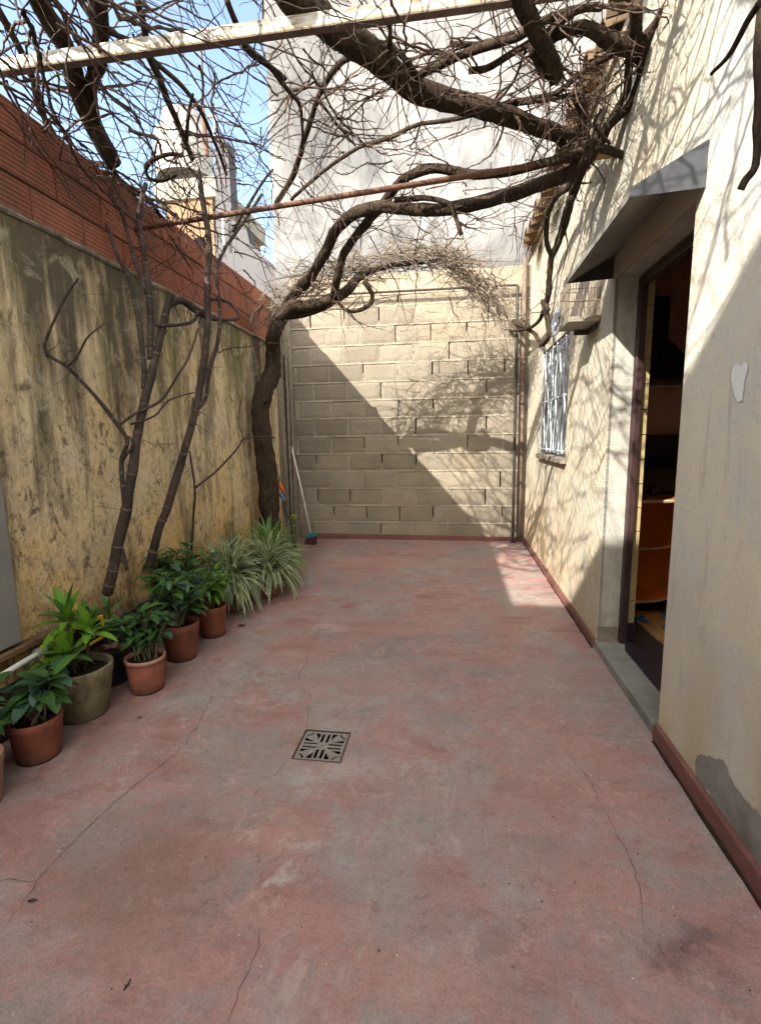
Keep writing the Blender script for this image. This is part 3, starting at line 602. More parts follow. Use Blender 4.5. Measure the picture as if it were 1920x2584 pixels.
# ---- bird cage on the wall beyond the canopy
bc = thing('bird_cage', 'small wire bird cage with wooden tray fixed on the wall under the canopy', 'bird cage', (XR-.09, 3.29, 1.9))
cx0, cx1, cy0, cy1, cz0, cz1 = XR-.176, XR-.008, 3.157, 3.43, 1.93, 2.135
bm = bmesh.new(); box(bm, (cx0-.006, cy0-.006, 1.902), (cx1+.004, cy1+.006, 1.914), .002)
for a, b in (((cx0-.006, cy0-.006, 1.9145), (cx0+.004, cy1+.006, 1.932)), ((cx1-.006, cy0-.006, 1.9145), (cx1+.004, cy1+.006, 1.932)), ((cx0+.0045, cy0-.006, 1.9145), (cx1-.0065, cy0+.002, 1.932)), ((cx0+.0045, cy1-.002, 1.9145), (cx1-.0065, cy1+.006, 1.932))): box(bm, a, b)
obj('tray', bm, simple('grey_wood_tray', (.24, .22, .17)), bc)
bm = bmesh.new(); rw = .0013
def xyz(x, y, z): return V((x, y, z))
lean = lambda p: V((p.x+(.0), p.y, p.z))
for k in range(11):
    x = cx0+(cx1-cx0)*k/10
    for y_ in (cy0, cy1): tube(bm, [xyz(x, y_, cz0), xyz(x, y_, cz1)], rw, 4)
    tube(bm, [xyz(x, cy0, cz1), xyz(x, cy1, cz1)], rw, 4)
for k in range(16):
    y_ = cy0+(cy1-cy0)*k/15
    for x in (cx0, cx1): tube(bm, [xyz(x, y_, cz0), xyz(x, y_, cz1)], rw, 4)
for z_ in (cz0, cz0+.05, cz0+.155, cz1):
    tube(bm, [xyz(cx0, cy0, z_), xyz(cx1, cy0, z_), xyz(cx1, cy1, z_), xyz(cx0, cy1, z_), xyz(cx0, cy0, z_)], rw*1.5, 4)
tube(bm, [xyz(cx0, cy0-.002, cz0+.085), xyz(cx1, cy0-.002, cz0+.085)], .0035, 5)
obj('wires', bm, simple('rusty_wire', (.14, .10, .075), .6), bc)
bm = bmesh.new(); box(bm, (XR-.09, 3.40, 1.872), (XR-.001, 3.42, 1.90), .003); box(bm, (XR-.016, 3.20, 1.872), (XR-.001, 3.385, 1.90), .003); obj('bracket', bm, M_blackiron, bc)
rg = thing('hanging_rag', 'pale grey rag knotted to the vine end beside the bird cage', 'rag', un(1405, 800, Y=3.7))
bm = bmesh.new(); c0 = wloc(rg)
for k in range(5):
    P = [c0+V((random.Random(k*7+i).gauss(0, .014), random.Random(k*9+i).gauss(0, .025), -.035*i+.05)) for i in range(6)]; tube(bm, catmull(P, 4), [.016-.0004*i for i in range(21)], 6, .5)
obj('cloth', bm, simple('pale_grey_cloth', (.36, .38, .43), .95), rg)

# ---- things inside the kitchen
orange = simple('orange_varnished_wood', (.62, .19, .03), .35, .5, 0, .2, 6, .05); edge_ = simple('pale_edge_strip', (.55, .42, .28), .35, .5)
sh = thing('corner_shelf', 'orange kitchen corner unit with rounded shelves seen through the doorway', 'shelf', (1.3, 3.5, .05))
bm = bmesh.new(); box(bm, (1.03, 3.60, .10), (2.2, 3.62, .84)); obj('back_panel', bm, orange, sh)
def qd(z0, z1, rx, ry, name, cx=1.05, cy=3.598):
    arc = [(cx+rx*math.sin(t*math.pi/2/14)**.8, cy-ry*max(0, math.cos(t*math.pi/2/14))**.8) for t in range(15)]
    bm = bmesh.new(); prism(bm, [(cx, cy)]+arc, 'z', z0, z1); s = obj(name, bm, orange, sh)
    bm = bmesh.new(); tube(bm, [V((a, b, (z0+z1)/2)) for a, b in arc], (z1-z0)*.62, 6); obj('edge_strip', bm, edge_, s)
qd(.155, .172, .42, .30, 'shelf'); qd(.50, .516, .40, .27, 'shelf'); qd(.825, .842, .62, .38, 'worktop')
bm = bmesh.new(); box(bm, (1.05, 3.61, .055), (2.2, 3.63, .099)); obj('plinth', bm, M_blackpot, sh)
hd = thing('cooker_hood', 'black chimney cooker hood on the dark kitchen wall', 'cooker hood', (1.4, 3.68, 1.56))
bm = bmesh.new(); box(bm, (1.27, 3.60, 1.86), (1.39, 3.77, 2.13), .01)
A = [(1.27, 3.60, 1.858), (1.39, 3.60, 1.858), (1.39, 3.77, 1.858), (1.27, 3.77, 1.858)]; B = [(1.12, 3.45, 1.62), (1.56, 3.45, 1.62), (1.56, 3.77, 1.62), (1.12, 3.77, 1.62)]
for i in range(4): quad(bm, [A[i], A[(i+1) % 4], B[(i+1) % 4], B[i]])
quad(bm, B); obj('hood', bm, M_blackpot, hd)
ws = tag(obj('wall_shelf', (lambda b: (box(b, (1.05, 3.62, 1.555), (2.2, 3.775, 1.566)), b)[1])(bmesh.new()), simple('white_shelf', (.5, .5, .48))), 'thin white shelf edge below the black hood in the kitchen', 'shelf')
sv = thing('stove', 'black cooking stove on the orange kitchen worktop', 'stove', (1.55, 3.66, .843))
bm = bmesh.new(); box(bm, (1.22, 3.58, .845), (1.95, 3.76, 1.02), .01); obj('body', bm, M_blackpot, sv)
bm = bmesh.new(); box(bm, (1.22, 3.74, 1.025), (1.95, 3.765, 1.24), .005); obj('splash_guard', bm, M_blackiron, sv)
for i, (x, y_, lb) in enumerate(((1.22, 3.44, 'left grey metal cup on the orange worktop edge'), (1.31, 3.47, 'right grey metal cup on the orange worktop, beside the wall end'))):
    bm = bmesh.new(); rg_ = lathe(bm, [(.001, .003), (.026, .003), (.03, .06), (.027, .06), (.023, .008), (.001, .008)], (x, y_, .842), 20); tag(obj('cup', bm, M_greymetal, None, True), lb, 'cup', 'cups on the worktop')
fr_ = thing('picture_frame', 'small white box with dark round face on the middle orange shelf', 'clock', (1.17, 3.5, .517))
bm = bmesh.new(); box(bm, (1.09, 3.50, .518), (1.235, 3.53, .69), .004); obj('case', bm, simple('off_white_case', (.42, .38, .30)), fr_)
bm = bmesh.new(); P = [V((1.165+.05*math.cos(a*.3), 3.497, .60+.05*math.sin(a*.3))) for a in range(22)]; tube(bm, P, .006, 6); bm.faces.new([bm.verts.new(p+V((0, .001, 0))) for p in P[:21]]); obj('face', bm, M_blackpot, fr_)
n = NT('patterned_rug'); v = n.N.new('ShaderNodeTexVoronoi'); v.inputs['Scale'].default_value = 16; n.L.new(n.co, v.inputs[0]); s_ = n.N.new('ShaderNodeSeparateColor'); n.L.new(v.outputs['Color'], s_.inputs[0])
n.col(n.ramp(s_.outputs[0], (.0, (.42, .27, .10)), (.42, (.34, .20, .10)), (.60, (.03, .16, .30)), (.85, (.16, .22, .18)), interp='CONSTANT'), .95, .1)
bm = bmesh.new(); prism(bm, [(1.22, 2.35), (2.0, 2.35), (2.0, 3.42), (1.16, 3.42)], 'z', .053, .063); tag(obj('rug', bm, n.m), 'patterned blue and ochre rug on the kitchen floor', 'rug')

# ================================================================== PERGOLA AND PIPES
BY = 2.2
bt = thing('pergola_beam', 'flaking white steel beam crossing above the patio', 'beam', (-.6, BY, 2.87))
bm = bmesh.new(); box(bm, (-2.4, BY, 2.892), (XR, BY+.034, 2.944), .003)
o = obj('bar', bm, M_beam, bt)
bm = bmesh.new(); box(bm, (-2.4, BY-.001, 2.886), (XR, BY+.036, 2.8915), .0015); obj('underside_strip', bm, simple('dark_underside_brown', (.15, .115, .095), .85, .2, 0, .4, 30), bt)  # beam's darker underside put in as a thin brown strip added below the bar
pA, pB = un(330, 580, Y=3.04), un(1550, 385, Y=3.04)
pp = thing('rusty_pipe', 'slim rusty steel pipe crossing beyond the white beam', 'pipe', pA)
bm = bmesh.new(); pA2 = pA+(pA-pB)*.02; tube(bm, [pA2, pB+V((-.002, 0, 0))], .0155, 14); obj('pipe', bm, M_rust, pp, True)
bm = bmesh.new(); tube(bm, [pB+V((-.10, 0, -.004)), pB+V((-.001, 0, 0))], .024, 14); obj('pipe_end', bm, simple('ochre_pipe_end', (.33, .22, .07)), pp)
rA, rB = un(760, 748, Y=YB-.09), un(1306, 719, Y=YB-.09)
rd = thing('thin_rail', 'thin black iron rail along the top of the block wall', 'rail', rA)
bm = bmesh.new(); tube(bm, [rA+(rA-rB)*.25, rB], .013, 8); obj('bar', bm, M_blackiron, rd)
po = thing('iron_post', 'slim black iron post standing in the back right corner', 'post', (.69, YB-.09, 0))
bm = bmesh.new(); tube(bm, [V((rB.x+.012, YB-.09, 0)), V((rB.x, YB-.09, 2.87))], .017, 8); obj('shaft', bm, M_blackiron, po)
bm = bmesh.new(); box(bm, (rB.x-.015, YB-.12, 0), (rB.x+.045, YB-.06, .012), .002); obj('foot_plate', bm, M_blackiron, po)
dp = thing('drain_pipe', 'weathered brown downpipe in the corner beside the iron post', 'pipe', (.78, YB-.05, 0))
bm = bmesh.new(); tube(bm, [V((.79, YB-.045, .0)), V((.78, YB-.045, 1.6)), V((.765, YB-.045, 3.2))], .020, 12, .04); tube(bm, [V((.752, YB-.04, .02)), V((.745, YB-.04, 3.0))], .006, 6); obj('pipe', bm, simple('brown_grey_pipe', (.16, .12, .095), .8, .2, 0, .5, 20), dp, True)
bm = bmesh.new()
bm.free()
for z_ in (.7, 1.6, 2.5):
    bm = bmesh.new(); box(bm, (.752, YB-.072, z_), (.812, YB-.018, z_+.018), .003); obj('pipe_clip', bm, M_blackiron, dp)

# ================================================================== DRAIN GRATE
def curve_plate(name, outer, holes, z0, th, mat, parent):
    cu = bpy.data.curves.new(name, 'CURVE'); cu.dimensions = '2D'; cu.fill_mode = 'BOTH'; cu.extrude = th/2; cu.bevel_depth = .0006
    for pts in [outer]+holes:
        s = cu.splines.new('POLY'); s.points.add(len(pts)-1); s.use_cyclic_u = True
        for i, (x, y) in enumerate(pts): s.points[i].co = (x, y, 0, 1)
    tmp = bpy.data.objects.new(name+'_curve', cu); COL.objects.link(tmp); dg = bpy.context.evaluated_depsgraph_get(); dg.update()
    me = bpy.data.meshes.new_from_object(tmp.evaluated_get(dg)); bpy.data.objects.remove(tmp)
    o = bpy.data.objects.new(name, me); COL.objects.link(o); me.materials.clear(); me.materials.append(mat); o.location = (0, 0, z0)
    if parent: o.parent = parent
    return o
gt = thing('drain_grate', 'square cast iron drain grate with radiating slots set in the red floor', 'drain cover', (GX, GY, 0))
S = GS-.006
def slot(cx, cy, lx, ly):     # rounded slot
    r = min(lx, ly); P = []
    for q, (sx, sy) in enumerate(((1, 1), (-1, 1), (-1, -1), (1, -1))):
        for k in range(4):
            a = math.pi/2*(q+k/3); P.append((cx+sx*(lx-r)+r*math.cos(a), cy+sy*(ly-r)+r*math.sin(a)))
    return P
holes = []
for s in (-1, 1):
    for t in (-1, 1):
        holes.append(slot(t*.0115, s*.052, .0064, .031)); holes.append(slot(s*.052, t*.0115, .031, .0064))
        holes.append([(t*.025, s*.084), (t*.050, s*.084), (t*.025, s*.036)][::1])
        holes.append([(t*.084, s*.025), (t*.084, s*.050), (t*.036, s*.025)])
        P = []
        for k in range(7):
            a = math.pi/2*k/6; P.append((t*(.086-.030*math.sin(a)), s*(.086-.030*math.cos(a))))
        for k in range(6, -1, -1):
            a = math.pi/2*k/6; P.append((t*(.086-.021*math.sin(a)), s*(.086-.021*math.cos(a))))
        holes.append(P); holes.append(slot(t*.080, s*.080, .0035, .0035))
holes.append(slot(0, 0, .0045, .0045))
curve_plate('grate_plate', [(-S, -S), (S, -S), (S, S), (-S, S)], holes, -.003, .003, M_grate, gt)
bm = bmesh.new()
for a, b in (((-GS-.002, -GS-.002), (GS+.002, -GS+.003)), ((-GS-.002, GS-.003), (GS+.002, GS+.002)), ((-GS-.002, -GS+.003), (-GS+.003, GS-.003)), ((GS-.003, -GS+.003), (GS+.002, GS-.003))): box(bm, (GX+a[0], GY+a[1], -.01), (GX+b[0], GY+b[1], .002))
obj('rim', bm, simple('rusty_rim', (.075, .045, .035), .8), gt)

# ================================================================== BEYOND THE WALLS
z4 = lambda x, y: (350+x/4.465, 250+y/4.465)
nh = thing('distant_house', 'yellow-orange house wall with a white upper storey beyond the brick parapet', 'house', (-5, 10.5, 0))
def bgbox(bm, a, b, Y, D, zb=0):
    p, q = un(*z4(*a), Y=Y), un(*z4(*b), Y=Y); box(bm, (min(p.x, q.x), Y, zb if zb is not None else min(p.z, q.z)), (max(p.x, q.x), Y+D, max(p.z, q.z)))
bm = bmesh.new(); bgbox(bm, (300, 1100), (860, 1650), 10, 2.5, 0); obj('wall', bm, simple('orange_ochre_render', (.24, .155, .09), .9), nh)
bm = bmesh.new(); bgbox(bm, (170, 930), (880, 1090), 9.95, 2.6, None); obj('cornice', bm, simple('yellow_white_render', (.33, .29, .225), .9), nh)
bm = bmesh.new(); bgbox(bm, (640, 1560), (740, 1700), 9.93, .05, None); obj('window', bm, M_dark, nh)
wt = thing('water_tank', 'white rendered water tank on the roof of the yellow house', 'water tank', un(*z4(540, 930), Y=11))
p = un(*z4(540, 930), Y=11); t_ = un(*z4(540, 165), Y=11); bm = bmesh.new()
r0 = abs(un(*z4(250, 900), Y=11).x-p.x); rings = lathe(bm, [(r0, 0), (r0, (t_.z-p.z)*.62), (r0*.72, (t_.z-p.z)*.80), (r0*.66, (t_.z-p.z)*.98), (.01, t_.z-p.z)], p, 28); obj('shell', bm, simple('white_tank', (.42, .40, .36), .8), wt, False)
bm = bmesh.new(); q0, q1 = un(*z4(770, 640), Y=10.3), un(*z4(735, 200), Y=10.3); tube(bm, [q0, q1], .05, 8); q2 = un(*z4(705, -700), Y=10.3)
tube(bm, [q1, q2], .02, 6); obj('mast', bm, M_rust, wt)
bm = bmesh.new(); tube(bm, catmull([un(*z4(x, y_), Y=10.2) for x, y_ in ((750, 220), (800, 195), (850, 190), (870, 230), (860, 330), (850, 430))], 5), .03, 6); obj('overflow_pipe', bm, M_white_pl, wt)
gb = thing('grey_gable', 'lilac-grey stepped parapet wall descending behind the red bricks', 'wall', un(*z4(1000, 1900), Y=9))
prof = [(880, 2300), (860, 420), (900, 420), (1000, 470), (1050, 1290), (1130, 1380), (1210, 1440), (1250, 1620), (1400, 1760), (1560, 1900), (1700, 2300)]
P = [un(*z4(*q), Y=9) for q in prof]; bm = bmesh.new(); prism(bm, [(q.x, q.z) for q in P], 'y', 9, 9.3); obj('wall', bm, simple('lilac_grey_render', (.115, .113, .12), .9, .2, 0, .15, 3), gb)
bm = bmesh.new(); tube(bm, [un(*z4(950, 1330), Y=8.9), un(*z4(965, 1650), Y=8.9)], .025, 6); obj('white_pipe', bm, M_white_pl, gb)

# ================================================================== VINES
S_ = 2.36; c1 = lambda x, y: (x/S_, y/S_); c2 = lambda x, y: (600+x/S_, y/S_); c3 = lambda x, y: (1220+x/S_, y/S_); c4 = lambda x, y: (x/S_, 600+y/S_); c5 = lambda x, y: (600+x/2.2027, 650+y/2.2027); e1 = lambda x, y: (1220+x/S_, 600+y/S_)
BASES = []            # points that twigs may grow from
def limb(parent, name, pts, fn, w, mat=None, Z=None, Y=None, X=None, seg=10, rough=.16, kink=.006, n=6, save=True):
    """pts in the crop fn; a pt may carry its own depth (x, y, depth); w = (start, end) diameter in metres"""
    P = []
    for q in pts:
        d = dict(X=X, Y=Y, Z=Z)
        if len(q) > 2: d = {k: (q[2] if v is not None else None) for k, v in d.items()}
        P.append(un(*fn(q[0], q[1]), **d))
    C_ = catmull(P, n); m = len(C_); r = [(w[0]+(w[1]-w[0])*i/(m-1))/2 for i in range(m)]
    for i in range(1, m-1): C_[i] = C_[i]+V((mnoise.noise(C_[i]*7), mnoise.noise(C_[i]*7+V((9, 0, 0))), mnoise.noise(C_[i]*7+V((0, 9, 0)))))*kink
    r = [x*(1+.22*max(0, mnoise.noise(C_[i]*6+V((3, 3, 3))))) for i, x in enumerate(r)]
    bm = bmesh.new(); tube(bm, C_, r, seg, rough)
    if w[0] > .05 and mat is None:
        rf_ = random.Random(int(w[0]*1e4)+m)
        for _ in range(m*5):
            i = rf_.randrange(1, m-1); t = (C_[i+1]-C_[i]).normalized(); o_ = t.orthogonal().normalized(); o_.rotate(Matrix.Rotation(rf_.random()*6.283, 3, t)); b_ = t.cross(o_)
            L = rf_.uniform(.012, .045); p0 = C_[i]+o_*r[i]*.93; p1 = p0+t*L*rf_.choice((-1, 1))+o_*rf_.uniform(.002, .014)+V((0, 0, -.006)); s_ = b_*rf_.uniform(.0015, .0045)
            quad(bm, [p0-s_, p0+s_, p1+s_*.3, p1-s_*.3])
    if save: BASES.append((C_, w))
    return obj(name, bm, mat or M_bark, parent, True)
# twigs: zig-zag shoots with swollen nodes
def shoot(bm, rnd, p, d, L, r, grav=-.15, drift=V((0, 0, 0)), depth=0, mat=0, zlim=(1.9, 3.5)):
    P = [p.copy()]; R = [r]; step = .045*(.7+.6*rnd.random()) if L > .25 else .022; n_ = max(2, int(L/step)); side = 1
    ax = d.orthogonal().normalized(); ax.rotate(Matrix.Rotation(rnd.random()*6.28, 3, d.normalized()))
    for i in range(n_):
        side = -side
        if i % 4 == 3: ax = (ax+V((rnd.gauss(0, .6), rnd.gauss(0, .6), rnd.gauss(0, .6)))).normalized()
        d = (d + ax*side*.27 + drift*.08 + V((rnd.gauss(0, .15), rnd.gauss(0, .15), rnd.gauss(0, .13)+grav*.10))).normalized()
        p = p+d*step
        if p.x > XR-.02: p.x = XR-.02; d.x = -abs(d.x)*.3
        if p.x < XL+.01 and p.z < 2.8: p.x = XL+.01; d.x = abs(d.x)
        if p.y > YB-.03: p.y = YB-.03; d.y = -abs(d.y)
        if p.z > zlim[1]: d.z = -abs(d.z)*.5
        if p.z < zlim[0]: d.z = abs(d.z)*.6
        P.append(p.copy()); R.append(max(.0011, r*(1-.75*(i+1)/n_)))
        if depth > 0 and rnd.random() < .17: shoot(bm, rnd, p.copy(), (d+V((rnd.gauss(0, .8), rnd.gauss(0, .8), rnd.gauss(0, .6)))).normalized(), L*rnd.uniform(.2, .5), R[-1]*.7, grav, drift, depth-1, mat, zlim)
    PP = []; RR = []
    for i in range(len(P)):
        PP.append(P[i]); RR.append(R[i]*1.35)
        if i < len(P)-1: PP.append(P[i].lerp(P[i+1], .45)); RR.append(R[i]*.92)
    tube(bm, PP, RR, 4 if r < .004 else 5, 0, False)
# --- old vine in the back left corner
gv = thing('grapevine', 'gnarled dark grapevine trunk in the back left corner with bare arching limbs', 'vine', (-1.86, 4.75, 0))
X_ = -1.82
tp = [V((-1.80, 4.70, 0))]+[un(*c5(x, y_), X=xx) for x, y_, xx in ((182, 1450, -1.80), (172, 1300, -1.80), (150, 1100, -1.80), (125, 870, -1.82), (150, 740, -1.80), (195, 640, -1.78), (200, 520, -1.78), (195, 440, -1.76), (240, 330, -1.72))]
C_ = catmull(tp, 8); bm = bmesh.new(); tube(bm, C_, [(.10-.035*min(1, i/70))*(1+.15*mnoise.noise(C_[i]*5)) for i in range(len(C_))], 18, .20, True, 11)
trunk = obj('trunk', bm, M_bark, gv, True)
bm = bmesh.new(); tube(bm, [p_+V((.065, -.07, 0))+V((.01*math.sin(i*.5), 0, 0)) for i, p_ in enumerate(C_[35:70])], [.018-.0002*i for i in range(35)], 8, .25); obj('twining_stem', bm, M_bark, gv, True)
limb(gv, 'limb', [(240, 330, 4.55), (300, 270, 4.5), (380, 270, 4.5), (500, 240, 4.5), (600, 190, 4.5), (690, 90, 4.6), (740, 70, 4.6)], c5, (.11, .07), Y=4.5)
limb(gv, 'limb', [(235, 1900, 4.62), (330, 1760, 4.55), (430, 1652, 4.4), (520, 1500, 4.2), (600, 1350, 4.0), (700, 1265, 3.85), (850, 1232, 3.7), (1050, 1250, 3.6), (1250, 1245, 3.5), (1450, 1205, 3.4), (1652, 1150, 3.25), (1950, 1040, 3.1), (2060, 960, 3.0), (2110, 860, 2.95)], c2, (.085, .075), Y=4.2)
limb(gv, 'limb', [(250, 1880, 4.6), (420, 1860, 4.55), (560, 1790, 4.5), (590, 1652, 4.3), (640, 1500, 4.2), (730, 1370, 4.0), (850, 1225, 3.8), (930, 1130, 3.6), (1000, 1060, 3.45), (1180, 1000, 3.3), (1400, 1040, 3.2), (1652, 1015, 3.1), (1900, 950, 3.0), (2100, 880, 2.95), (2300, 930, 2.9)], c2, (.075, .04), Y=4.2)
limb(gv, 'limb', [(930, 1190), (1100, 1180), (1260, 1215), (1300, 1300), (1330, 1400)], c2, (.035, .025), Y=3.45)
limb(gv, 'limb', [(700, 130, 4.5), (745, 200, 4.5), (735, 260, 4.5), (660, 295, 4.5), (600, 290, 4.5), (550, 240, 4.5)], c5, (.04, .028), Y=4.5)
limb(gv, 'limb', [(740, 70, 4.7), (900, 35, 4.8), (1080, 20, 4.9), (1200, -40, 5.0)], c5, (.055, .02), Y=4.5)
for pts, wd_ in (([(230, 1210, 3.9), (330, 1050, 3.7), (390, 850, 3.4), (440, 700, 3.2), (500, 530, 3.0), (600, 390, 2.8), (660, 350, 2.7)], (.04, .028)),
                 ([(320, 1190, 3.9), (500, 1030, 3.7), (700, 890, 3.5), (800, 850, 3.4), (900, 820, 3.3), (1050, 750, 3.2), (1330, 700, 3.0), (1652, 620, 2.9), (1800, 600, 2.8), (2080, 540, 2.8)], (.026, .02)),
                 ([(30, 270, 2.4), (180, 390, 2.5), (300, 540, 2.7), (370, 640, 2.8), (385, 850, 3.0)], (.03, .014)),
                 ([(-30, 1380, 4.0), (60, 1230, 3.9), (140, 1100, 3.8), (210, 1010, 3.7)], (.028, .016)),
                 ([(330, 540, 2.8), (400, 530, 2.8), (480, 500, 2.8), (600, 700, 3.0), (780, 880, 3.3)], (.014, .009)),
                 ([(480, 590, 3.0), (600, 750, 3.1), (700, 870, 3.3)], (.016, .01)),
                 ([(580, 700, 3.0), (660, 700, 3.0), (760, 610, 2.9), (865, 520, 2.8)], (.010, .008))):
    limb(gv, 'cane', pts, c2, wd_, M_bark, Y=3, seg=7, rough=.12)
# --- thick overhead vine
ov = thing('overhead_vine', 'thick dark mossy vine limb lying across the white beam and curving to the right wall', 'vine', (.2, 2.6, 2.9))
limb(ov, 'limb', [(180, -260, 3.06), (300, -40, 3.04), (420, 60, 3.02), (600, 190, 3.0), (760, 290, 2.98), (900, 400, 2.97), (1050, 520, 2.95), (1250, 605, 2.93), (1450, 640, 2.9), (1600, 690, 2.88), (1800, 760, 2.86), (1990, 830, 2.86)], c2, (.125, .075), Z=3, seg=16, rough=.2)
limb(ov, 'limb', [(190, -120, 2.9), (230, 20, 2.88), (320, 190, 2.84), (390, 340, 2.8), (435, 470, 2.77)], c3, (.07, .062), Z=2.9, seg=14, rough=.2)
limb(ov, 'limb', [(300, 290), (330, 350), (360, 420), (400, 450)], c3, (.05, .035), Z=2.83, seg=10, rough=.45)
limb(ov, 'limb', [(1230, -150, 3.0), (1130, 30, 2.98), (1020, 190, 2.97), (900, 290, 2.95), (760, 260, 2.95), (650, 190, 2.97), (560, 165, 2.98), (430, 210, 3.0), (380, 260, 3.0)], c3, (.085, .035), Z=2.95, seg=14, rough=.22)
limb(ov, 'limb', [(900, 20, 3.0), (905, 150, 2.98), (920, 300, 2.95), (955, 395, 2.9), (900, 560, 2.85), (850, 640, 2.82), (740, 760, 2.8), (700, 860, 2.77), (600, 1010, 2.74), (520, 1150, 2.70)], c3, (.05, .032), Z=2.95, rough=.25)
limb(ov, 'limb', [(870, 300, 2.95), (860, 450, 2.9), (840, 560, 2.87), (760, 700, 2.84), (660, 850, 2.80), (600, 1000, 2.77), (540, 1160, 2.73), (520, 1180, 2.7)], c3, (.034, .03), Z=2.95, rough=.25)
limb(ov, 'limb', [(400, 780, 2.86), (470, 860, 2.84), (540, 980, 2.82), (520, 1100, 2.78), (430, 1170, 2.75), (380, 1280, 2.7), (375, 1430, 2.62), (400, 1530, 2.56)], c3, (.05, .03), Z=2.9, rough=.25)
limb(ov, 'limb', [(560, 560, 2.95), (590, 700, 2.93), (600, 850, 2.9), (570, 1000, 2.88), (500, 1100, 2.84)], c3, (.055, .045), Z=2.9, rough=.3)
for pts, wd_ in (([(1060, 450, 2.96), (1200, 390, 2.97), (1400, 300, 2.98), (1652, 230, 3.0), (1800, 130, 3.02), (2000, 60, 3.05)], (.038, .03)),
                 ([(1060, 440, 2.96), (990, 350, 2.97), (900, 275, 2.98), (750, 240, 3.0)], (.03, .018)),
                 ([(905, 300, 2.9), (905, 200, 2.9), (905, 90, 2.9)], (.022, .012)),
                 ([(1260, 260, 3.02), (1450, 262, 3.02), (1652, 200, 3.02)], (.025, .02)), ([(1500, 660, 2.9), (1540, 580, 2.95), (1652, 480, 3.0)], (.013, .009)),
                 ([(1050, 350, 2.98), (1150, 320, 2.98), (1290, 330, 2.98)], (.013, .010))):
    limb(ov, 'cane', pts, c2, wd_, M_bark, Z=3, seg=7, rough=.15)
for pts, wd_ in (([(-90, 420, 2.95), (30, 400, 2.95), (200, 300, 2.97), (380, 190, 3.0), (560, 60, 3.0), (700, 40, 3.05)], (.03, .03)),
                 ([(0, 640, 2.95), (250, 590, 2.93), (440, 545, 2.9), (520, 480, 2.92), (650, 380, 2.95), (770, 320, 2.95)], (.022, .03)),
                 ([(700, 650, 2.8), (660, 740, 2.78), (750, 860, 2.72)], (.012, .016)), ([(0, 760, 2.9), (60, 640, 2.9), (180, 480, 2.95), (260, 270, 3.0)], (.010, .014))):
    limb(ov, 'cane', pts, c3, wd_, M_bark, Z=3, seg=7, rough=.15)
limb(ov, 'cane', [(1640, 20), (1560, 130), (1450, 330), (1355, 440)], c3, (.012, .008), X=.55, seg=6)
# cane hanging down the house wall
limb(ov, 'hanging_cane', [(520, 1180, .74), (490, 1290, .76), (450, 1420, .77), (405, 1530, .77), (390, 1640, .77), (385, 1750, .78), (370, 1840, .78), (390, 1960, .79), (385, 2010, .78), (355, 2050, .78)], c3, (.055, .036), X=.76, rough=.28)
limb(ov, 'hanging_cane', [(385, 430, .76), (352, 380, .76), (355, 440, .76), (290, 530, .74), (150, 555, .62), (90, 510, .55), (40, 430, .45), (10, 330, .38), (-60, 150, .28)], e1, (.034, .026), X=.76, rough=.2)
limb(ov, 'hanging_cane', [(340, 640, .78), (300, 570, .76), (200, 510, .68), (110, 455, .60)], e1, (.032, .045), X=.76, rough=.3)
# right foreground hanging cane
hc = thing('hanging_vine_end', 'dark knobbly vine end hanging at the right edge beside the cream wall', 'vine', un(*c3(1630, 200), Y=1.35))
limb(hc, 'cane', [(1665, -150), (1650, 60), (1640, 220), (1632, 400), (1625, 600), (1618, 750), (1622, 900), (1605, 1010), (1560, 1070), (1528, 1130)], c3, (.019, .015), Y=1.3, rough=.25, save=False)
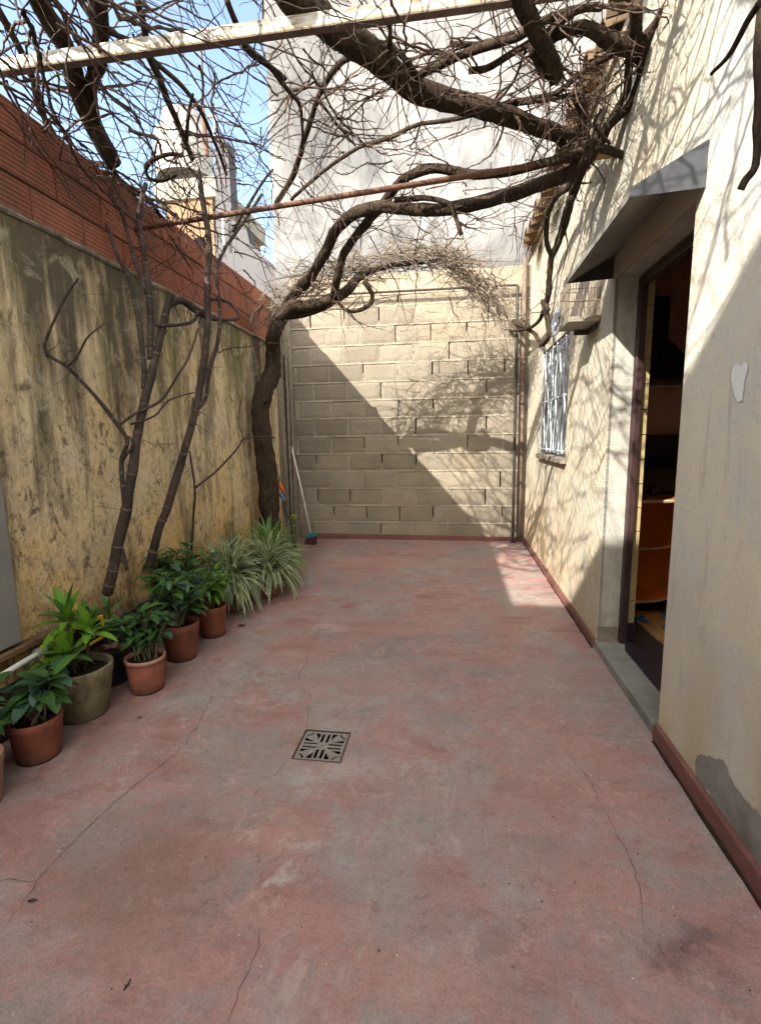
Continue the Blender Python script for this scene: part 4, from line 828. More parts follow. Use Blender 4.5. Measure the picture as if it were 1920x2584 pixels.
# --- vine limbs top left
dv = thing('hanging_limbs', 'two thick black sawn vine limbs hanging behind the beam at upper left', 'vine', un(*c1(560, 600), Z=2.9))
limb(dv, 'limb', [(150, -160, 3.10), (230, 0, 3.06), (300, 130, 3.04), (385, 260, 3.02), (430, 400, 3.0), (470, 570, 2.95), (540, 720, 2.9), (610, 860, 2.82), (685, 985, 2.76)], c1, (.078, .085), Z=3, seg=16, rough=.16)
limb(dv, 'limb', [(590, -150, 3.08), (590, 0, 3.06), (600, 150, 3.03), (605, 300, 3.02), (590, 400, 3.0), (540, 490, 2.98), (545, 600, 2.95), (570, 720, 2.9)], c1, (.072, .05), Z=3, seg=14, rough=.16)
for pts, wd_ in (([(-40, 0, 3.05), (60, 180, 3.03), (150, 350, 3.02), (230, 560, 3.0), (290, 760, 2.95), (400, 940, 2.85), (520, 1150, 2.75), (640, 1350, 2.65)], (.03, .03)),
                 ([(820, 0, 3.0), (860, 180, 3.0), (900, 350, 2.98), (960, 480, 2.96), (1000, 600, 2.94), (1060, 730, 2.9), (1110, 860, 2.85), (1150, 950, 2.8)], (.028, .034)),
                 ([(900, 350, 3.0), (1050, 480, 3.0), (1180, 640, 2.95), (1250, 780, 2.9), (1310, 920, 2.85), (1350, 1040, 2.8)], (.022, .018)),
                 ([(1110, 860, 2.85), (1120, 690, 2.9), (1150, 560, 2.95)], (.02, .014)),
                 ([(1350, 0, 3.05), (1400, 130, 3.02), (1470, 290, 3.0), (1580, 380, 2.98), (1700, 480, 2.95)], (.026, .026)),
                 ([(870, 1000, 2.85), (920, 950, 2.85), (1010, 920, 2.85), (1090, 925, 2.85)], (.03, .02)),
                 ([(870, 1000, 2.85), (890, 1060, 2.82), (960, 1080, 2.8), (1050, 1040, 2.8)], (.02, .018)),
                 ([(640, 180, 3.0), (700, 210, 3.0), (800, 240, 3.02)], (.03, .01)),
                 ([(0, 880, 2.9), (200, 980, 2.85), (350, 1080, 2.8), (480, 1110, 2.78), (640, 1105, 2.75)], (.022, .012)),
                 ([(0, 1220, 2.75), (220, 1170, 2.75), (330, 1150, 2.75), (500, 1190, 2.72), (700, 1270, 2.7), (950, 1360, 2.68), (1070, 1500, 2.6), (1150, 1640, 2.5)], (.02, .03)),
                 ([(200, 480, 3.0), (230, 640, 2.95), (340, 830, 2.85), (400, 990, 2.8)], (.03, .022)),
                 ([(560, 700, 2.95), (600, 900, 2.85), (730, 1080, 2.8), (880, 1180, 2.75), (960, 1290, 2.7)], (.02, .028))):
    limb(dv, 'cane', pts, c1, wd_, M_bark, Z=3, seg=7, rough=.12)
# --- bare multi-stemmed shrub rising behind the pots
sb = thing('bare_shrub', 'bare slender ringed stems of a leafless shrub rising behind the pots', 'shrub', (-1.80, 2.40, .1))
d2 = lambda x, y: (x/2.065, 1250+y/2.065)
def stem(pts, wd_, fn=c4, rings=True):
    o = limb(sb, 'stem', pts, fn, wd_, [M_stem, M_node], Y=2.4, seg=10, rough=.07, kink=.004)
    if rings:
        C_ = BASES[-1][0]; bm = bmesh.new(); bm.from_mesh(o.data); k0 = len(bm.faces); rr = random.Random(len(C_)); i = 3; of = wloc(sb)
        while i < len(C_)-2:
            t = (C_[i+1]-C_[i]).normalized(); r_ = (wd_[0]+(wd_[1]-wd_[0])*i/len(C_))/2; q = C_[i]-of
            tube(bm, [q-t*.007, q-t*.003, q+t*.003, q+t*.007], [r_*1.0, r_*1.13, r_*1.13, r_*1.0], 10, .05); i += rr.choice((3, 5, 6, 8, 10))
        bm.faces.ensure_lookup_table()
        for f in bm.faces[k0:]: f.material_index = 1; f.smooth = True
        bm.to_mesh(o.data); bm.free()
M_node = simple('pale_node_bark', (.075, .058, .046))
stem([(640, 2120, 2.34), (672, 1980, 2.34), (730, 1700, 2.35), (755, 1600, 2.36), (785, 1440, 2.38), (810, 1250, 2.40), (840, 1080, 2.42), (880, 900, 2.46), (925, 720, 2.5), (965, 550, 2.54), (1000, 400, 2.6), (1020, 330, 2.62)], (.058, .032))
stem([(672, 2000, 2.42), (715, 1840, 2.42), (770, 1610, 2.43), (775, 1400, 2.44)], (.034, .03))
stem([(900, 720, 2.5), (895, 600, 2.52), (900, 480, 2.55), (890, 330, 2.6), (870, 180, 2.65), (850, 30, 2.7), (830, -150, 2.75), (870, -320, 2.85)], (.034, .022))
stem([(860, 900, 2.46), (855, 720, 2.48), (830, 520, 2.52), (800, 380, 2.56), (770, 250, 2.6), (700, 100, 2.66), (640, -60, 2.75), (560, -200, 2.85)], (.028, .018))
stem([(880, 330, 2.6), (840, 240, 2.63), (790, 90, 2.68), (740, -120, 2.75), (650, -280, 2.8)], (.022, .016))
stem([(890, 1960, 2.62), (940, 1760, 2.64), (1000, 1600, 2.65), (1060, 1400, 2.67), (1110, 1230, 2.70), (1165, 1030, 2.74), (1205, 820, 2.78), (1230, 620, 2.82), (1240, 400, 2.86), (1235, 250, 2.9), (1250, 60, 2.94), (1215, -180, 3.0), (1180, -400, 3.0)], (.05, .03))
stem([(1180, 1020, 2.74), (1225, 940, 2.75), (1250, 780, 2.78), (1300, 600, 2.82), (1310, 400, 2.88), (1290, 200, 2.92), (1340, 60, 2.95), (1400, -20, 3.0), (1560, -260, 3.1)], (.024, .018))
stem([(1140, 1120, 2.7), (1150, 950, 2.72)], (.02, .012), rings=False)
stem([(750, 1640, 2.36), (735, 1480, 2.36), (725, 1330, 2.37), (760, 1210, 2.36), (690, 1100, 2.34), (560, 930, 2.3), (400, 770, 2.26), (310, 710, 2.22), (275, 640, 2.2), (330, 480, 2.2), (390, 350, 2.2), (470, 240, 2.2)], (.026, .008))
stem([(310, 710, 2.22), (190, 670, 2.2), (60, 605, 2.18), (-40, 590, 2.15)], (.012, .007), rings=False)
stem([(400, 770, 2.26), (470, 690, 2.28), (530, 590, 2.3), (640, 500, 2.34)], (.012, .006), rings=False)
stem([(725, 1330, 2.37), (790, 1240, 2.36), (770, 1180, 2.36)], (.016, .012), rings=False)
stem([(700, 1130, 2.35), (800, 1050, 2.38), (960, 970, 2.45), (1060, 820, 2.5), (1130, 700, 2.56), (1180, 540, 2.62)], (.014, .011), rings=False)
stem([(780, 1110, 2.36), (920, 1060, 2.4), (1010, 970, 2.44), (1160, 920, 2.5)], (.012, .007), rings=False)
stem([(760, 1980, 2.6), (700, 1760, 2.6)], (.02, .02), rings=False)
stem([(1135, 1980, 3.2), (1155, 1640, 3.2), (1160, 1490, 3.2), (1130, 1270, 3.2)], (.018, .012), rings=False)
stem([(1160, 1490, 3.2), (1290, 1390, 3.5), (1420, 1250, 3.9), (1450, 1200, 4.0), (1540, 1185, 4.2), (1640, 1190, 4.3)], (.016, .012), rings=False)
stem([(1450, 1200, 4.0), (1420, 1080, 4.1), (1440, 960, 4.2)], (.010, .006), rings=False)
stem([(1000, 400, 2.6), (1080, 370, 2.7), (1150, 420, 2.8), (1215, 460, 2.9)], (.04, .045), rings=False)
stem([(930, 520, 2.5), (1060, 520, 2.6), (1150, 500, 2.7), (1180, 440, 2.7)], (.016, .02), rings=False)
stem([(1215, 380, 2.85), (1300, 365, 2.9), (1380, 400, 3.0), (1420, 480, 3.0), (1250, 485, 3.0)], (.018, .018), rings=False)
# --- twigs
twg = []
def twigs(parent, name, seed, fill, mat):
    bm = bmesh.new(); rnd = random.Random(seed); fill(bm, rnd); o = obj(name, bm, mat, parent); return o
def from_bases(lo, hi, count, Lr, rr, grav, drift, dep=1):
    def f(bm, rnd):
        pool = [(c_, w_) for k, (c_, w_) in enumerate(BASES) if lo <= k < hi]
        for _ in range(count):
            c_, w_ = rnd.choice(pool); i = rnd.randrange(1, len(c_)-1); d = V((rnd.gauss(0, 1), rnd.gauss(0, 1), rnd.gauss(0, .6))).normalized()
            if c_[i].z < 2.15: continue
            shoot(bm, rnd, c_[i].copy(), d, rnd.uniform(*Lr), rnd.uniform(*rr), grav, drift, dep)
    return f
NB = len(BASES)
i_gv = (0, 13); i_ov = (13, 36); i_dv = (36, 50)
twigs(gv, 'twigs', 21, from_bases(0, 13, 120, (.2, .7), (.003, .006), -.2, V((0, 0, 0))), M_twig)
twigs(ov, 'twigs', 22, from_bases(13, 34, 120, (.2, .65), (.003, .006), -.4, V((0, 0, 0))), M_twig)
def left_canes(bm, rnd):
    for _ in range(44):       # long canes running the length of the left wall
        p = V((rnd.uniform(-2.15, -1.35)+rnd.gauss(0, .1), rnd.uniform(.9, 3.3), rnd.uniform(2.72, 3.3)))
        shoot(bm, rnd, p, V((rnd.gauss(.12, .38), 1, rnd.gauss(-.03, .22))).normalized(), rnd.uniform(.6, 1.8), rnd.uniform(.004, .0095), -.1, V((0, .8, 0)), 1)
    for _ in range(62):
        p = V((rnd.gauss(-1.5, .36), rnd.uniform(1.5, 4.4), rnd.gauss(2.85, .2)))
        shoot(bm, rnd, p, V((rnd.gauss(0, 1), rnd.gauss(.3, 1), rnd.gauss(-.1, .5))).normalized(), rnd.uniform(.15, .6), rnd.uniform(.0025, .0055), -.3, V((0, 0, 0)), 1)
twigs(dv, 'twigs', 23, left_canes, M_twig)
def shrub_top(bm, rnd):
    for _ in range(62):
        c_ = un(*c4(rnd.gauss(1150, 110), rnd.gauss(-150, 260)), Y=rnd.uniform(2.7, 3.2))
        shoot(bm, rnd, c_, V((rnd.gauss(0, .6), rnd.gauss(0, .6), rnd.gauss(0, 1))).normalized(), rnd.uniform(.15, .5), rnd.uniform(.002, .0045), 0, V((0, 0, 0)), 1)
    pool = [c_ for c_, w_ in BASES[NB-20:NB]]
    for _ in range(46):
        c_ = rnd.choice(pool); i = rnd.randrange(1, len(c_)-1)
        if c_[i].z > .9: shoot(bm, rnd, c_[i].copy(), V((rnd.gauss(.2, 1), rnd.gauss(0, 1), rnd.gauss(.3, .6))).normalized(), rnd.uniform(.08, .3), rnd.uniform(.0012, .0025), 0, V((0, 0, 0)), 1, zlim=(.9, 3.4))
twigs(sb, 'twigs', 24, shrub_top, M_stem)
def back_mat(bm, rnd):
    cur = catmull([un(*c5(x, y_), Y=Y_) for x, y_, Y_ in ((180, 290, 4.6), (300, 190, 4.6), (450, 110, 4.65), (650, 40, 4.7), (900, 0, 4.8), (1100, 0, 4.85), (1250, 50, 4.9), (1340, 160, 4.95), (1400, 280, 5.0))], 10)
    for _ in range(720):
        i = min(len(cur)-1, int(rnd.random()**.9*len(cur))); t = i/len(cur); tg = (cur[min(i+2, len(cur)-1)]-cur[max(i-2, 0)]).normalized(); p = cur[i]+V((rnd.gauss(0, .08), rnd.gauss(0, .13), rnd.gauss(0, .042*(1-.2*t))))
        shoot(bm, rnd, p, (tg*rnd.choice((-1, 1))*rnd.uniform(.4, 1.3)+V((rnd.gauss(0, .5), rnd.gauss(0, .5), rnd.gauss(0, .32)))).normalized(), rnd.uniform(.14, .5), rnd.uniform(.0024, .0058), -.1, V((0, 0, 0)), 1, zlim=(2.3, 3.3))
    for _ in range(90):     # sparse ones over the wall on the right
        p = un(*c5(rnd.uniform(900, 1560), rnd.uniform(60, 560)), Y=rnd.uniform(5.1, 5.8)); shoot(bm, rnd, p, V((rnd.gauss(0, 1), rnd.gauss(0, .5), rnd.gauss(-.2, .8))).normalized(), rnd.uniform(.15, .45), rnd.uniform(.0013, .0026), -.1, V((0, 0, 0)), 1, zlim=(1.6, 3.3))
twigs(gv, 'dry_tendrils', 25, back_mat, M_tendril)
def centre(bm, rnd):
    for _ in range(105):
        p = V((rnd.uniform(-1.1, .7), rnd.uniform(2.3, 5.0), rnd.gauss(2.95, .12)))
        shoot(bm, rnd, p, V((rnd.gauss(0, 1), rnd.gauss(.2, 1), rnd.gauss(-.1, .45))).normalized(), rnd.uniform(.2, .75), rnd.uniform(.0022, .0052), -.15, V((0, 0, 0)), 1)
    for _ in range(80):      # thick tangle by the right wall
        p = un(*c3(rnd.gauss(540, 90), rnd.gauss(640, 260)), Z=rnd.uniform(2.78, 3.05)); shoot(bm, rnd, p, V((rnd.gauss(0, .6), rnd.gauss(0, 1), rnd.gauss(0, .6))).normalized(), rnd.uniform(.12, .4), rnd.uniform(.002, .0045), -.3, V((0, 0, 0)), 1)
    for _ in range(14):       # loose threads hanging straight down
        p = V((rnd.uniform(-1.3, .7), rnd.uniform(2.3, 4.6), 2.95)); shoot(bm, rnd, p, V((0, .05, -1)), rnd.uniform(.25, .6), .0013, -1.5, V((0, 0, -1)), 0)
twigs(ov, 'loose_twigs', 26, centre, M_twig)
def above(bm, rnd):           # the part of the canopy over and behind the photographer
    for _ in range(230):
        p = V((rnd.uniform(-1.9, .75), rnd.uniform(-1.2, 2.0), rnd.gauss(3.0, .1)))
        shoot(bm, rnd, p, V((rnd.gauss(.1, .6), rnd.gauss(.3, 1), rnd.gauss(0, .2))).normalized(), rnd.uniform(.4, 1.3), rnd.uniform(.003, .008), -.02, V((.2, .3, 0)), 1, zlim=(2.8, 3.5))
twigs(ov, 'canopy_twigs', 27, above, M_twig)

# ================================================================== POTS AND PLANTS
def leaf(bm, uvl, p, d, L, W, droop=.6, seg=6, fold=.25, up=V((0, 0, 1)), tipw=.08):
    d = d.normalized(); s = d.cross(up); s = s.normalized() if s.length > .05 else V((1, 0, 0)); prev = None; q = p.copy(); 
    for i in range(seg+1):
        t = i/seg; wd_ = W*.5*max(tipw if i < seg else .02, math.sin(math.pi*min(1, t**.8*1.0))**.75); nrm = s.cross(d).normalized()
        c = [q+s*wd_+nrm*wd_*fold, q.copy(), q-s*wd_+nrm*wd_*fold]; vs_ = [bm.verts.new(x) for x in c]
        if prev:
            for k in (0, 1):
                f = bm.faces.new([prev[0][k], prev[0][k+1], vs_[k+1], vs_[k]]); f.smooth = True
                us = (0, .5, 1)
                for lp, (u_, v_) in zip(f.loops, ((us[k], prev[1]), (us[k+1], prev[1]), (us[k+1], t), (us[k], t))): lp[uvl].uv = (u_, v_)
        prev = (vs_, t); d = (d+V((0, 0, -droop/seg))).normalized(); q = q+d*L/seg
def pot(parent, c, r, h, mat, rim=None, base=.72, seg=44):
    bm = bmesh.new(); x, y_ = c
    prof = [(.001, .0), (r*base, .0), (r*base*1.02, .012), (r*.965, h*.80), (r*.985, h*.80+.004), (r*1.0, h*.985), (r*.985, h), (r*.90, h), (r*.885, h*.96), (r*.83, h*.5), (.001, h*.5)]
    if rim: prof = [(.001, 0), (r*base, 0), (r*base*1.03, .014), (r*.93, h*.90), (r*.90, h*.90), (r*.84, h*.5), (.001, h*.5)]
    lathe(bm, prof, (x, y_, 0), seg, .015); pt = obj('pot', bm, mat, parent, False)
    for p_ in pt.data.polygons: p_.use_smooth = True
    if rim:
        bm = bmesh.new(); lathe(bm, [(r*.895, h*.885), (r*.985, h*.89), (r*1.0, h*.93), (r*.99, h*.99), (r*.95, h), (r*.89, h*.985), (r*.885, h*.885)], (x, y_, 0), seg, .015); o_ = obj('rim', bm, rim, pt, True)
    bm = bmesh.new(); R_ = r*.875; G = []
    for i in range(9):
        G.append([bm.verts.new((x+R_*i/8*math.cos(a*.2618), y_+R_*i/8*math.sin(a*.2618), h*.86+.008*mnoise.noise(V((x*9+i*math.cos(a*.2618)*.7, y_*9+i*math.sin(a*.2618)*.7, 0))))) for a in range(24)])
    for i in range(8):
        for a in range(24): bm.faces.new([G[i][a], G[i][(a+1) % 24], G[i+1][(a+1) % 24], G[i+1][a]])
    obj('soil', bm, M_soil, parent)
def spider(parent, c, h, n_, L, mat, seed, spread=1.0, W=.024):
    bm = bmesh.new(); uvl = bm.loops.layers.uv.new('UVMap'); rnd = random.Random(seed)
    for i in range(n_):
        a = rnd.random()*6.283; el = rnd.uniform(.35, 1.5); d = V((math.cos(a)*math.cos(el)*spread, math.sin(a)*math.cos(el)*spread, math.sin(el)))
        p = V((c[0]+rnd.gauss(0, .028), c[1]+rnd.gauss(0, .028), h))
        leaf(bm, uvl, p, d, L*rnd.uniform(.55, 1.1), W*rnd.uniform(.7, 1.15), rnd.uniform(1.2, 2.6), 9, .5, tipw=.35)
    return obj('leaves', bm, mat, parent)
def bush(parent, c, h, top, R, n_, L, W, mats, seed, droop=.8, stems=7, lean=(0, 0)):
    rnd = random.Random(seed); bs = bmesh.new(); bms = [bmesh.new() for _ in mats]; uvs = [b.loops.layers.uv.new('UVMap') for b in bms]
    tips = []
    for i in range(stems):
        a = rnd.random()*6.283; q = V((c[0]+rnd.gauss(0, .02), c[1]+rnd.gauss(0, .02), h)); rr = R*math.sqrt(rnd.random()); e = V((c[0]+rr*math.cos(a)+lean[0], c[1]+rr*math.sin(a)+lean[1], h+(top-h)*rnd.uniform(.55, .95)))
        m_ = (q+e)/2+V((0, 0, .03)); P = catmull([q, m_, e], 7); tube(bs, P, [.0045-.0018*k/len(P) for k in range(len(P))], 5); tips.append(P)
    obj('stems', bs, simple('plant_stem', (.07, .075, .03)), parent)
    for i in range(n_):
        P = rnd.choice(tips); k = rnd.randrange(len(P)//3, len(P)); a = rnd.random()*6.283; el = rnd.uniform(-.25, .9)
        d = V((math.cos(a)*math.cos(el), math.sin(a)*math.cos(el), math.sin(el))); j = rnd.randrange(len(mats)); s = rnd.uniform(.6, 1.15)
        p = P[k]; pet = p+d*.02*s; leaf(bms[j], uvs[j], pet, d, L*s, W*s, droop*rnd.uniform(.5, 1.6), 6, .22); tube(bms[j], [p, pet+d*.004], .0012, 3, 0, False)
    for b, m in zip(bms, mats): obj('leaves', b, m, parent)
# rosette of strap leaves
def rosette(parent, c, h, heads, n_, L, W, mats, seed):
    rnd = random.Random(seed); bs = bmesh.new(); bms = [bmesh.new() for _ in mats]; uvs = [b.loops.layers.uv.new('UVMap') for b in bms]
    for (dx, dy, hz, sc_) in heads:
        q = V((c[0]+dx*.4, c[1]+dy*.4, h)); e = V((c[0]+dx, c[1]+dy, h+hz)); tube(bs, catmull([q, (q+e)/2+V((.006, 0, 0)), e], 5), .007, 7)
        for i in range(n_):
            t = i/n_; a = i*2.4+rnd.random()*.4; el = 1.35-1.25*t+rnd.gauss(0, .1); d = V((math.cos(a)*math.cos(el), math.sin(a)*math.cos(el), math.sin(el))); j = rnd.randrange(len(mats))
            leaf(bms[j], uvs[j], e-V((0, 0, .05*t)), d, L*sc_*rnd.uniform(.75, 1.1), W*rnd.uniform(.8, 1.1), .3+.9*t, 8, .22, tipw=.18)
    obj('stems', bs, simple('plant_stem', (.07, .075, .03)), parent)
    for b, m in zip(bms, mats): obj('leaves', b, m, parent)
GP = 'potted plants along the left wall'
def pthing(lb, c): return thing('potted_plant', lb, 'potted plant', (c[0], c[1], 0), GP)
c = (-1.648, 1.612); t = pthing('terracotta pot of broad glossy leaves, nearest fully visible pot at lower left', c)
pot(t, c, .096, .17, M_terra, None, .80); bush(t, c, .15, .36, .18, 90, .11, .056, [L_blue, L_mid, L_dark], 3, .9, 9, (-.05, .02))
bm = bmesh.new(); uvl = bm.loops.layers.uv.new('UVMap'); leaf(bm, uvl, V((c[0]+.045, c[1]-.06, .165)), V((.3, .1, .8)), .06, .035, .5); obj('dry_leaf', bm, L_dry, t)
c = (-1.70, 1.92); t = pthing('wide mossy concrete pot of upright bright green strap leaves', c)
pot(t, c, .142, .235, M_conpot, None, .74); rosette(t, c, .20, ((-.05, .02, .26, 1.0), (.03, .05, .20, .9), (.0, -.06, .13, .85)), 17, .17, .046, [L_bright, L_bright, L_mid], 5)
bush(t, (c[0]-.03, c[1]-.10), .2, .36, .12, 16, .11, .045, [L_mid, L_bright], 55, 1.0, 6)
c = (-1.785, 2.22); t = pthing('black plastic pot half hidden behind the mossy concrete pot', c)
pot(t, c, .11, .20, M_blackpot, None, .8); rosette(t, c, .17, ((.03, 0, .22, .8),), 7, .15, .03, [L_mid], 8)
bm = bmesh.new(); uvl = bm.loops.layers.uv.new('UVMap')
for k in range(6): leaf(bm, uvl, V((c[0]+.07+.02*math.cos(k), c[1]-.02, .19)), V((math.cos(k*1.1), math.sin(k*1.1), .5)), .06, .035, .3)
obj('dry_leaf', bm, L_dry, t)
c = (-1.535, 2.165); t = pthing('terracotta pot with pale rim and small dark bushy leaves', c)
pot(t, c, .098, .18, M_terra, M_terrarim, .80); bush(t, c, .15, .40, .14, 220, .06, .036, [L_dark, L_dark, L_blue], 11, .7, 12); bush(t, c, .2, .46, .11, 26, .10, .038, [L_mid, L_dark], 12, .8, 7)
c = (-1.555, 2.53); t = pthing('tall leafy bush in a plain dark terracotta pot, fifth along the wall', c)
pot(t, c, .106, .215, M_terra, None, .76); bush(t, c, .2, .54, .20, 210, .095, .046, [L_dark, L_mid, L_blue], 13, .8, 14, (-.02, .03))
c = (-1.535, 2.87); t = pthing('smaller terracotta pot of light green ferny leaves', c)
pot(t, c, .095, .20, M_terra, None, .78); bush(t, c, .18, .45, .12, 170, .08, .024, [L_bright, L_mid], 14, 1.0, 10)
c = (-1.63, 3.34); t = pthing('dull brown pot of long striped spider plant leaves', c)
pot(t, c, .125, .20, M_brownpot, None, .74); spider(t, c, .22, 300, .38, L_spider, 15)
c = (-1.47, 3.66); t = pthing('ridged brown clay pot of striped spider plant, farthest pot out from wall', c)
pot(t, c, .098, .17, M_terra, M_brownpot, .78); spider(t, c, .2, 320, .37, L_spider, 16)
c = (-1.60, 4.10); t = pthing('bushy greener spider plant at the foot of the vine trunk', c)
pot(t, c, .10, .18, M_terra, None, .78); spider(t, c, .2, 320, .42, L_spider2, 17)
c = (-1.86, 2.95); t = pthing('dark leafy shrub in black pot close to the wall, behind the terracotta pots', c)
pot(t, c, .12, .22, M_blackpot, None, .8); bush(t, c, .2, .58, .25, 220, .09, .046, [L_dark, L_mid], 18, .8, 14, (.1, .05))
c = (-1.78, 3.72); t = pthing('white-striped spider plant close to the ochre wall, behind the others', c)
pot(t, c, .10, .18, M_brownpot, None, .8); spider(t, c, .2, 230, .38, L_spider, 19)
c = (-1.642, 1.335); t = pthing('cream pot cut off by the left edge of the view', c)
pot(t, c, .095, .18, M_terrarim, None, .78); bush(t, c, .15, .34, .10, 34, .09, .045, [L_dark, L_mid], 20, .9, 7, (-.04, .08))
# prickly pear pad
pc = thing('cactus', 'small cactus with a round yellow-green pad in front of the corner column', 'cactus', (-1.72, 5.3, 0))
bm = bmesh.new(); bmesh.ops.create_icosphere(bm, subdivisions=3, radius=1)
cpos = un(*(640+700/6.945, 1100+1430/6.945), Y=5.3)
for v in bm.verts: v.co = V((cpos.x+v.co.x*.045, cpos.y+v.co.y*.014, cpos.z+v.co.z*.038*(1+.1*v.co.x)))
obj('pad', bm, simple('cactus_skin', (.16, .21, .04), .6), pc, True)
bm = bmesh.new(); tube(bm, [V((cpos.x, cpos.y, 0)), V((cpos.x-.01, cpos.y, cpos.z-.03))], [.02, .014], 8, .1); obj('stalk', bm, simple('cactus_skin_dark', (.07, .09, .03), .6), pc, True)
# raised bed edging and clutter near the wall foot
be = thing('planting_bed', 'dark raised soil bed running along the foot of the ochre wall', 'planting bed', (-1.88, 2.8, 0))
bm = bmesh.new(); box(bm, (XL+.002, .6, .0), (-1.865, 4.55, .20), .01)
for v in bm.verts:
    if v.co.z > .1: v.co.z += .015*mnoise.noise(v.co*4)
obj('soil', bm, M_soil, be)
bm = bmesh.new(); P = [V((-1.845, 2.28+i*.045, .0)) for i in range(24)]
for i in range(23):
    h0 = .27+.035*mnoise.noise(V((i*.4, 0, 0))); h1 = .27+.035*mnoise.noise(V(((i+1)*.4, 0, 0))); w0 = .012*mnoise.noise(V((i*.8, 3, 0))); w1 = .012*mnoise.noise(V(((i+1)*.8, 3, 0)))
    a0, a1 = P[i]+V((w0, 0, 0)), P[i+1]+V((w1, 0, 0)); quad(bm, [a0, a1, a1+V((0, 0, h1)), a0+V((0, 0, h0))]); quad(bm, [a0+V((0, 0, h0)), a1+V((0, 0, h1)), a1+V((-.05, 0, h1-.015)), a0+V((-.05, 0, h0-.015))])
bmesh.ops.remove_doubles(bm, verts=bm.verts, dist=1e-4); obj('black_liner', bm, M_blackpot, be)
cpn = tag(obj('cement_panel', (lambda b: (box(b, (XL+.004, .2, .375), (XL+.05, 1.842, 2.2), .006), b)[1])(bmesh.new()), M_cementp), 'smooth grey cement panel against the wall at the left edge', 'panel')
bd = tag(obj('wooden_board', (lambda b: (box(b, (XL+.006, 1.3, .335), (XL+.065, 2.42, .360), .003), b)[1])(bmesh.new()), M_wood), 'narrow brown wooden board lying along the foot of the ochre wall', 'board')
yf_ = thing('yellow_frame', 'small yellow painted frame leaning under the wooden board', 'frame', (XL+.06, 2.08, .2))
bm = bmesh.new(); X_ = XL+.075
for a, b in (((1.90, .205), (1.918, .33)), ((1.918, .315), (2.30, .333)), ((2.282, .205), (2.30, .315)), ((1.918, .205), (2.282, .22))): box(bm, (X_, a[0], a[1]), (X_+.015, b[0], b[1]), .002)
obj('bars', bm, M_yellowp, yf_)
bm = bmesh.new(); box(bm, (X_+.002, 1.919, .221), (X_+.010, 2.281, .314)); obj('dark_board', bm, M_dark, yf_)
wp = thing('white_pipe', 'long white plastic pipe propped above the pots at the left', 'pipe', (-1.8, 1.7, .3))
bm = bmesh.new(); tube(bm, [un(-60, 1745, X=-1.80), un(60, 1671, X=-1.80), un(142, 1624, X=-1.80)], .0125, 12); obj('tube', bm, M_white_pl, wp, True)
bm = bmesh.new(); q = un(98, 1648, X=-1.80)
for k in range(3):
    P = [q+V((.0, (k-1)*.012, 0))+V((.018*math.sin(a*.5), .004*k, .018*math.cos(a*.5))) for a in range(13)]; tube(bm, P, .003, 5)
tube(bm, catmull([q, q+V((.02, -.01, -.04)), q+V((.015, .0, -.09)), q+V((.02, .005, -.13))], 5), .0025, 5); obj('wire_tie', bm, simple('grey_wire', (.25, .23, .2)), wp)
# broom
bA, bB = un(732, 1112, Y=5.83), un(784, 1345, Y=5.60)
br = thing('broom', 'broom with white handle and teal head leaning in the back left corner', 'broom', (bB.x, bB.y, 0))
bm = bmesh.new(); tube(bm, [bA, bA.lerp(bB, .5)+V((.006, 0, 0)), bB], .0115, 10); obj('handle', bm, simple('white_handle', (.60, .53, .48)), br, True)
hx = bB; bm = bmesh.new(); prism(bm, [(hx.x-.06, .075), (hx.x+.075, .105), (hx.x+.07, .135), (hx.x+.02, .15), (hx.x-.02, .14), (hx.x-.065, .10)], 'y', hx.y-.02, hx.y+.02); obj('head', bm, simple('teal_plastic', (.03, .16, .20), .5), br)
bm = bmesh.new(); rnd = random.Random(3)
for i in range(320):
    t = rnd.random(); p0 = V((hx.x-.06+.13*t, hx.y+rnd.uniform(-.018, .018), .078+.03*t)); p1 = p0+V((rnd.gauss(-.012, .012), rnd.gauss(-.008, .015), -(p0.z-.002))); tube(bm, [p0, p1], .0016, 3, 0, False)
obj('bristles', bm, simple('dark_red_bristle', (.06, .02, .02), .8), br)
# hose and its couplings on the trunk
u6 = lambda x, y_, Y_: un(640+x/6.945, 1100+y_/6.945, Y=Y_)
hz = thing('garden_hose', 'short garden hose with orange and blue couplings hanging by the trunk', 'hose', u6(500, 1200, 4.9))
bm = bmesh.new(); tube(bm, [u6(435, 790, 4.9), u6(480, 900, 4.9), u6(530, 985, 4.9)], [.014, .022, .017], 12); obj('orange_coupling', bm, simple('orange_plastic', (.60, .13, .02), .5), hz, True)
bm = bmesh.new(); tube(bm, [u6(455, 1000, 4.9), u6(500, 1070, 4.9), u6(545, 1140, 4.9)], [.014, .019, .013], 12); obj('blue_coupling', bm, simple('blue_plastic', (.08, .22, .36), .5), hz, True)
bm = bmesh.new(); tube(bm, catmull([u6(545, 1140, 4.9), u6(555, 1270, 4.9), u6(600, 1400, 4.9), u6(650, 1500, 4.9), u6(690, 1560, 4.9)], 6), .006, 8); tube(bm, catmull([u6(510, 1150, 4.88), u6(525, 1280, 4.88), u6(570, 1430, 4.88), u6(575, 1600, 4.88)], 6), .005, 8); obj('hose', bm, M_blackpot, hz, True)
bm = bmesh.new(); tube(bm, catmull([u6(400, 500, 4.85), u6(420, 640, 4.85), u6(450, 730, 4.85), u6(440, 800, 4.88)], 6), .011, 8); obj('green_hose', bm, simple('pale_green_hose', (.22, .28, .13), .6), hz, True)
hk = thing('wire_hook', 'thin twisted wire with a small ring hanging below the white beam', 'hook', un(538, 200, Y=2.35))
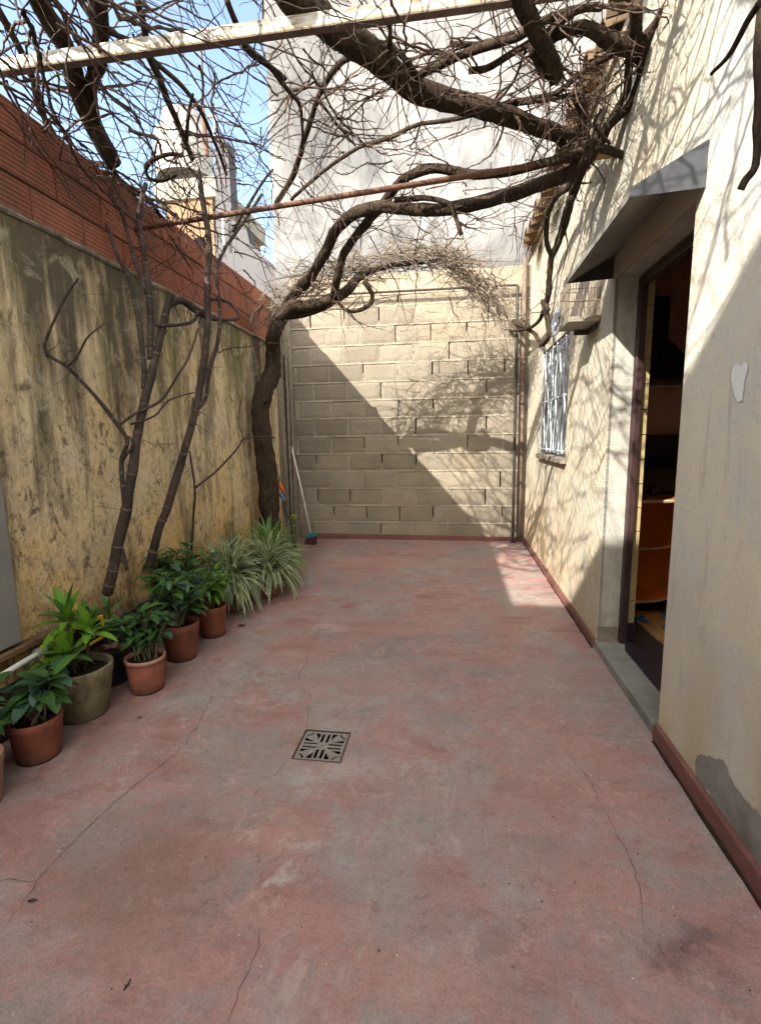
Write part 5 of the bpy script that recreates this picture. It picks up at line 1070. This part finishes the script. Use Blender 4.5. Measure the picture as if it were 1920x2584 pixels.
bm = bmesh.new(); tube(bm, catmull([un(515, 125, Y=2.28), un(524, 160, Y=2.33), un(534, 200, Y=2.35), un(545, 222, Y=2.35), un(551, 214, Y=2.35), un(547, 190, Y=2.34), un(528, 155, Y=2.33)], 5), .0022, 5)
q = un(547, 240, Y=2.35); tube(bm, [q+V((.012*math.cos(a*.5), 0, .013*math.sin(a*.5))) for a in range(14)], .002, 5); obj('wire', bm, M_blackiron, hk)
# litter on the floor
rnd = random.Random(9)
lf = thing('dead_leaf', 'small curled dead brown leaf beside the ferny pot', 'leaf', un(609, 1577, Z=0))
bm = bmesh.new(); uvl = bm.loops.layers.uv.new('UVMap'); q = un(600, 1579, Z=.004); leaf(bm, uvl, q, V((1, .1, .25)), .055, .03, .5); obj('blade', bm, simple('dark_dead_leaf', (.04, .02, .015)), lf)
bm = bmesh.new(); q = un(352, 1811, Z=.004); uvl = bm.loops.layers.uv.new('UVMap'); leaf(bm, uvl, q-V((.012, 0, 0)), V((1, .2, .3)), .028, .02, .8); tag(obj('leaf_scrap', bm, L_dry), 'tiny curled pale leaf scrap on the floor near the mossy pot', 'leaf')
bm = bmesh.new(); q = un(256, 1826, Z=.006); uvl = bm.loops.layers.uv.new('UVMap'); leaf(bm, uvl, q, V((1, .4, .2)), .03, .014, .5); tag(obj('leaf_scrap', bm, L_dry), 'thin pale leaf scrap at the foot of the mossy pot', 'leaf')
for (x, y_, L, lb) in ((83, 2272, .022, 'dark seed pod on the floor beside the long left crack'),):
    q = un(x, y_, Z=.004); bm = bmesh.new(); tube(bm, [q-V((L/2, L*.15, 0)), q, q+V((L/2, L*.15, 0))], [.002, .0045, .002], 8); tag(obj('seed_pod', bm, M_blackpot), lb, 'seed pod')
q = un(322, 2484, Z=.003); bm = bmesh.new(); tube(bm, [q+V((0, .012, 0)), q+V((.002, -.003, .002)), q+V((0, -.013, 0))], .0014, 5); tube(bm, [q+V((-.006, .0, 0)), q+V((0, -.008, .001))], .001, 5); tube(bm, [q+V((.006, .002, 0)), q+V((.001, -.007, .001))], .001, 5)
tag(obj('twig_scrap', bm, M_blackpot), 'tiny forked dark twig lying on the near floor', 'twig')
bm = bmesh.new(); rnd = random.Random(15)
for _ in range(240):
    q = V((rnd.uniform(-1.5, .8), rnd.uniform(.3, 5.8), .0012)); s = rnd.uniform(.0012, .0032)
    if rnd.random() < .35: q.x = XR-.03-abs(rnd.gauss(0, .06))
    r_ = bmesh.ops.create_icosphere(bm, subdivisions=1, radius=s)['verts']
    for v in r_: v.co = V((v.co.x*rnd.uniform(.8, 1.5), v.co.y, v.co.z*.5))+q
o = obj('floor_grit', bm, simple('grit', (.09, .065, .05), .9, .1, 0, .7, 60)); o['kind'] = 'stuff'
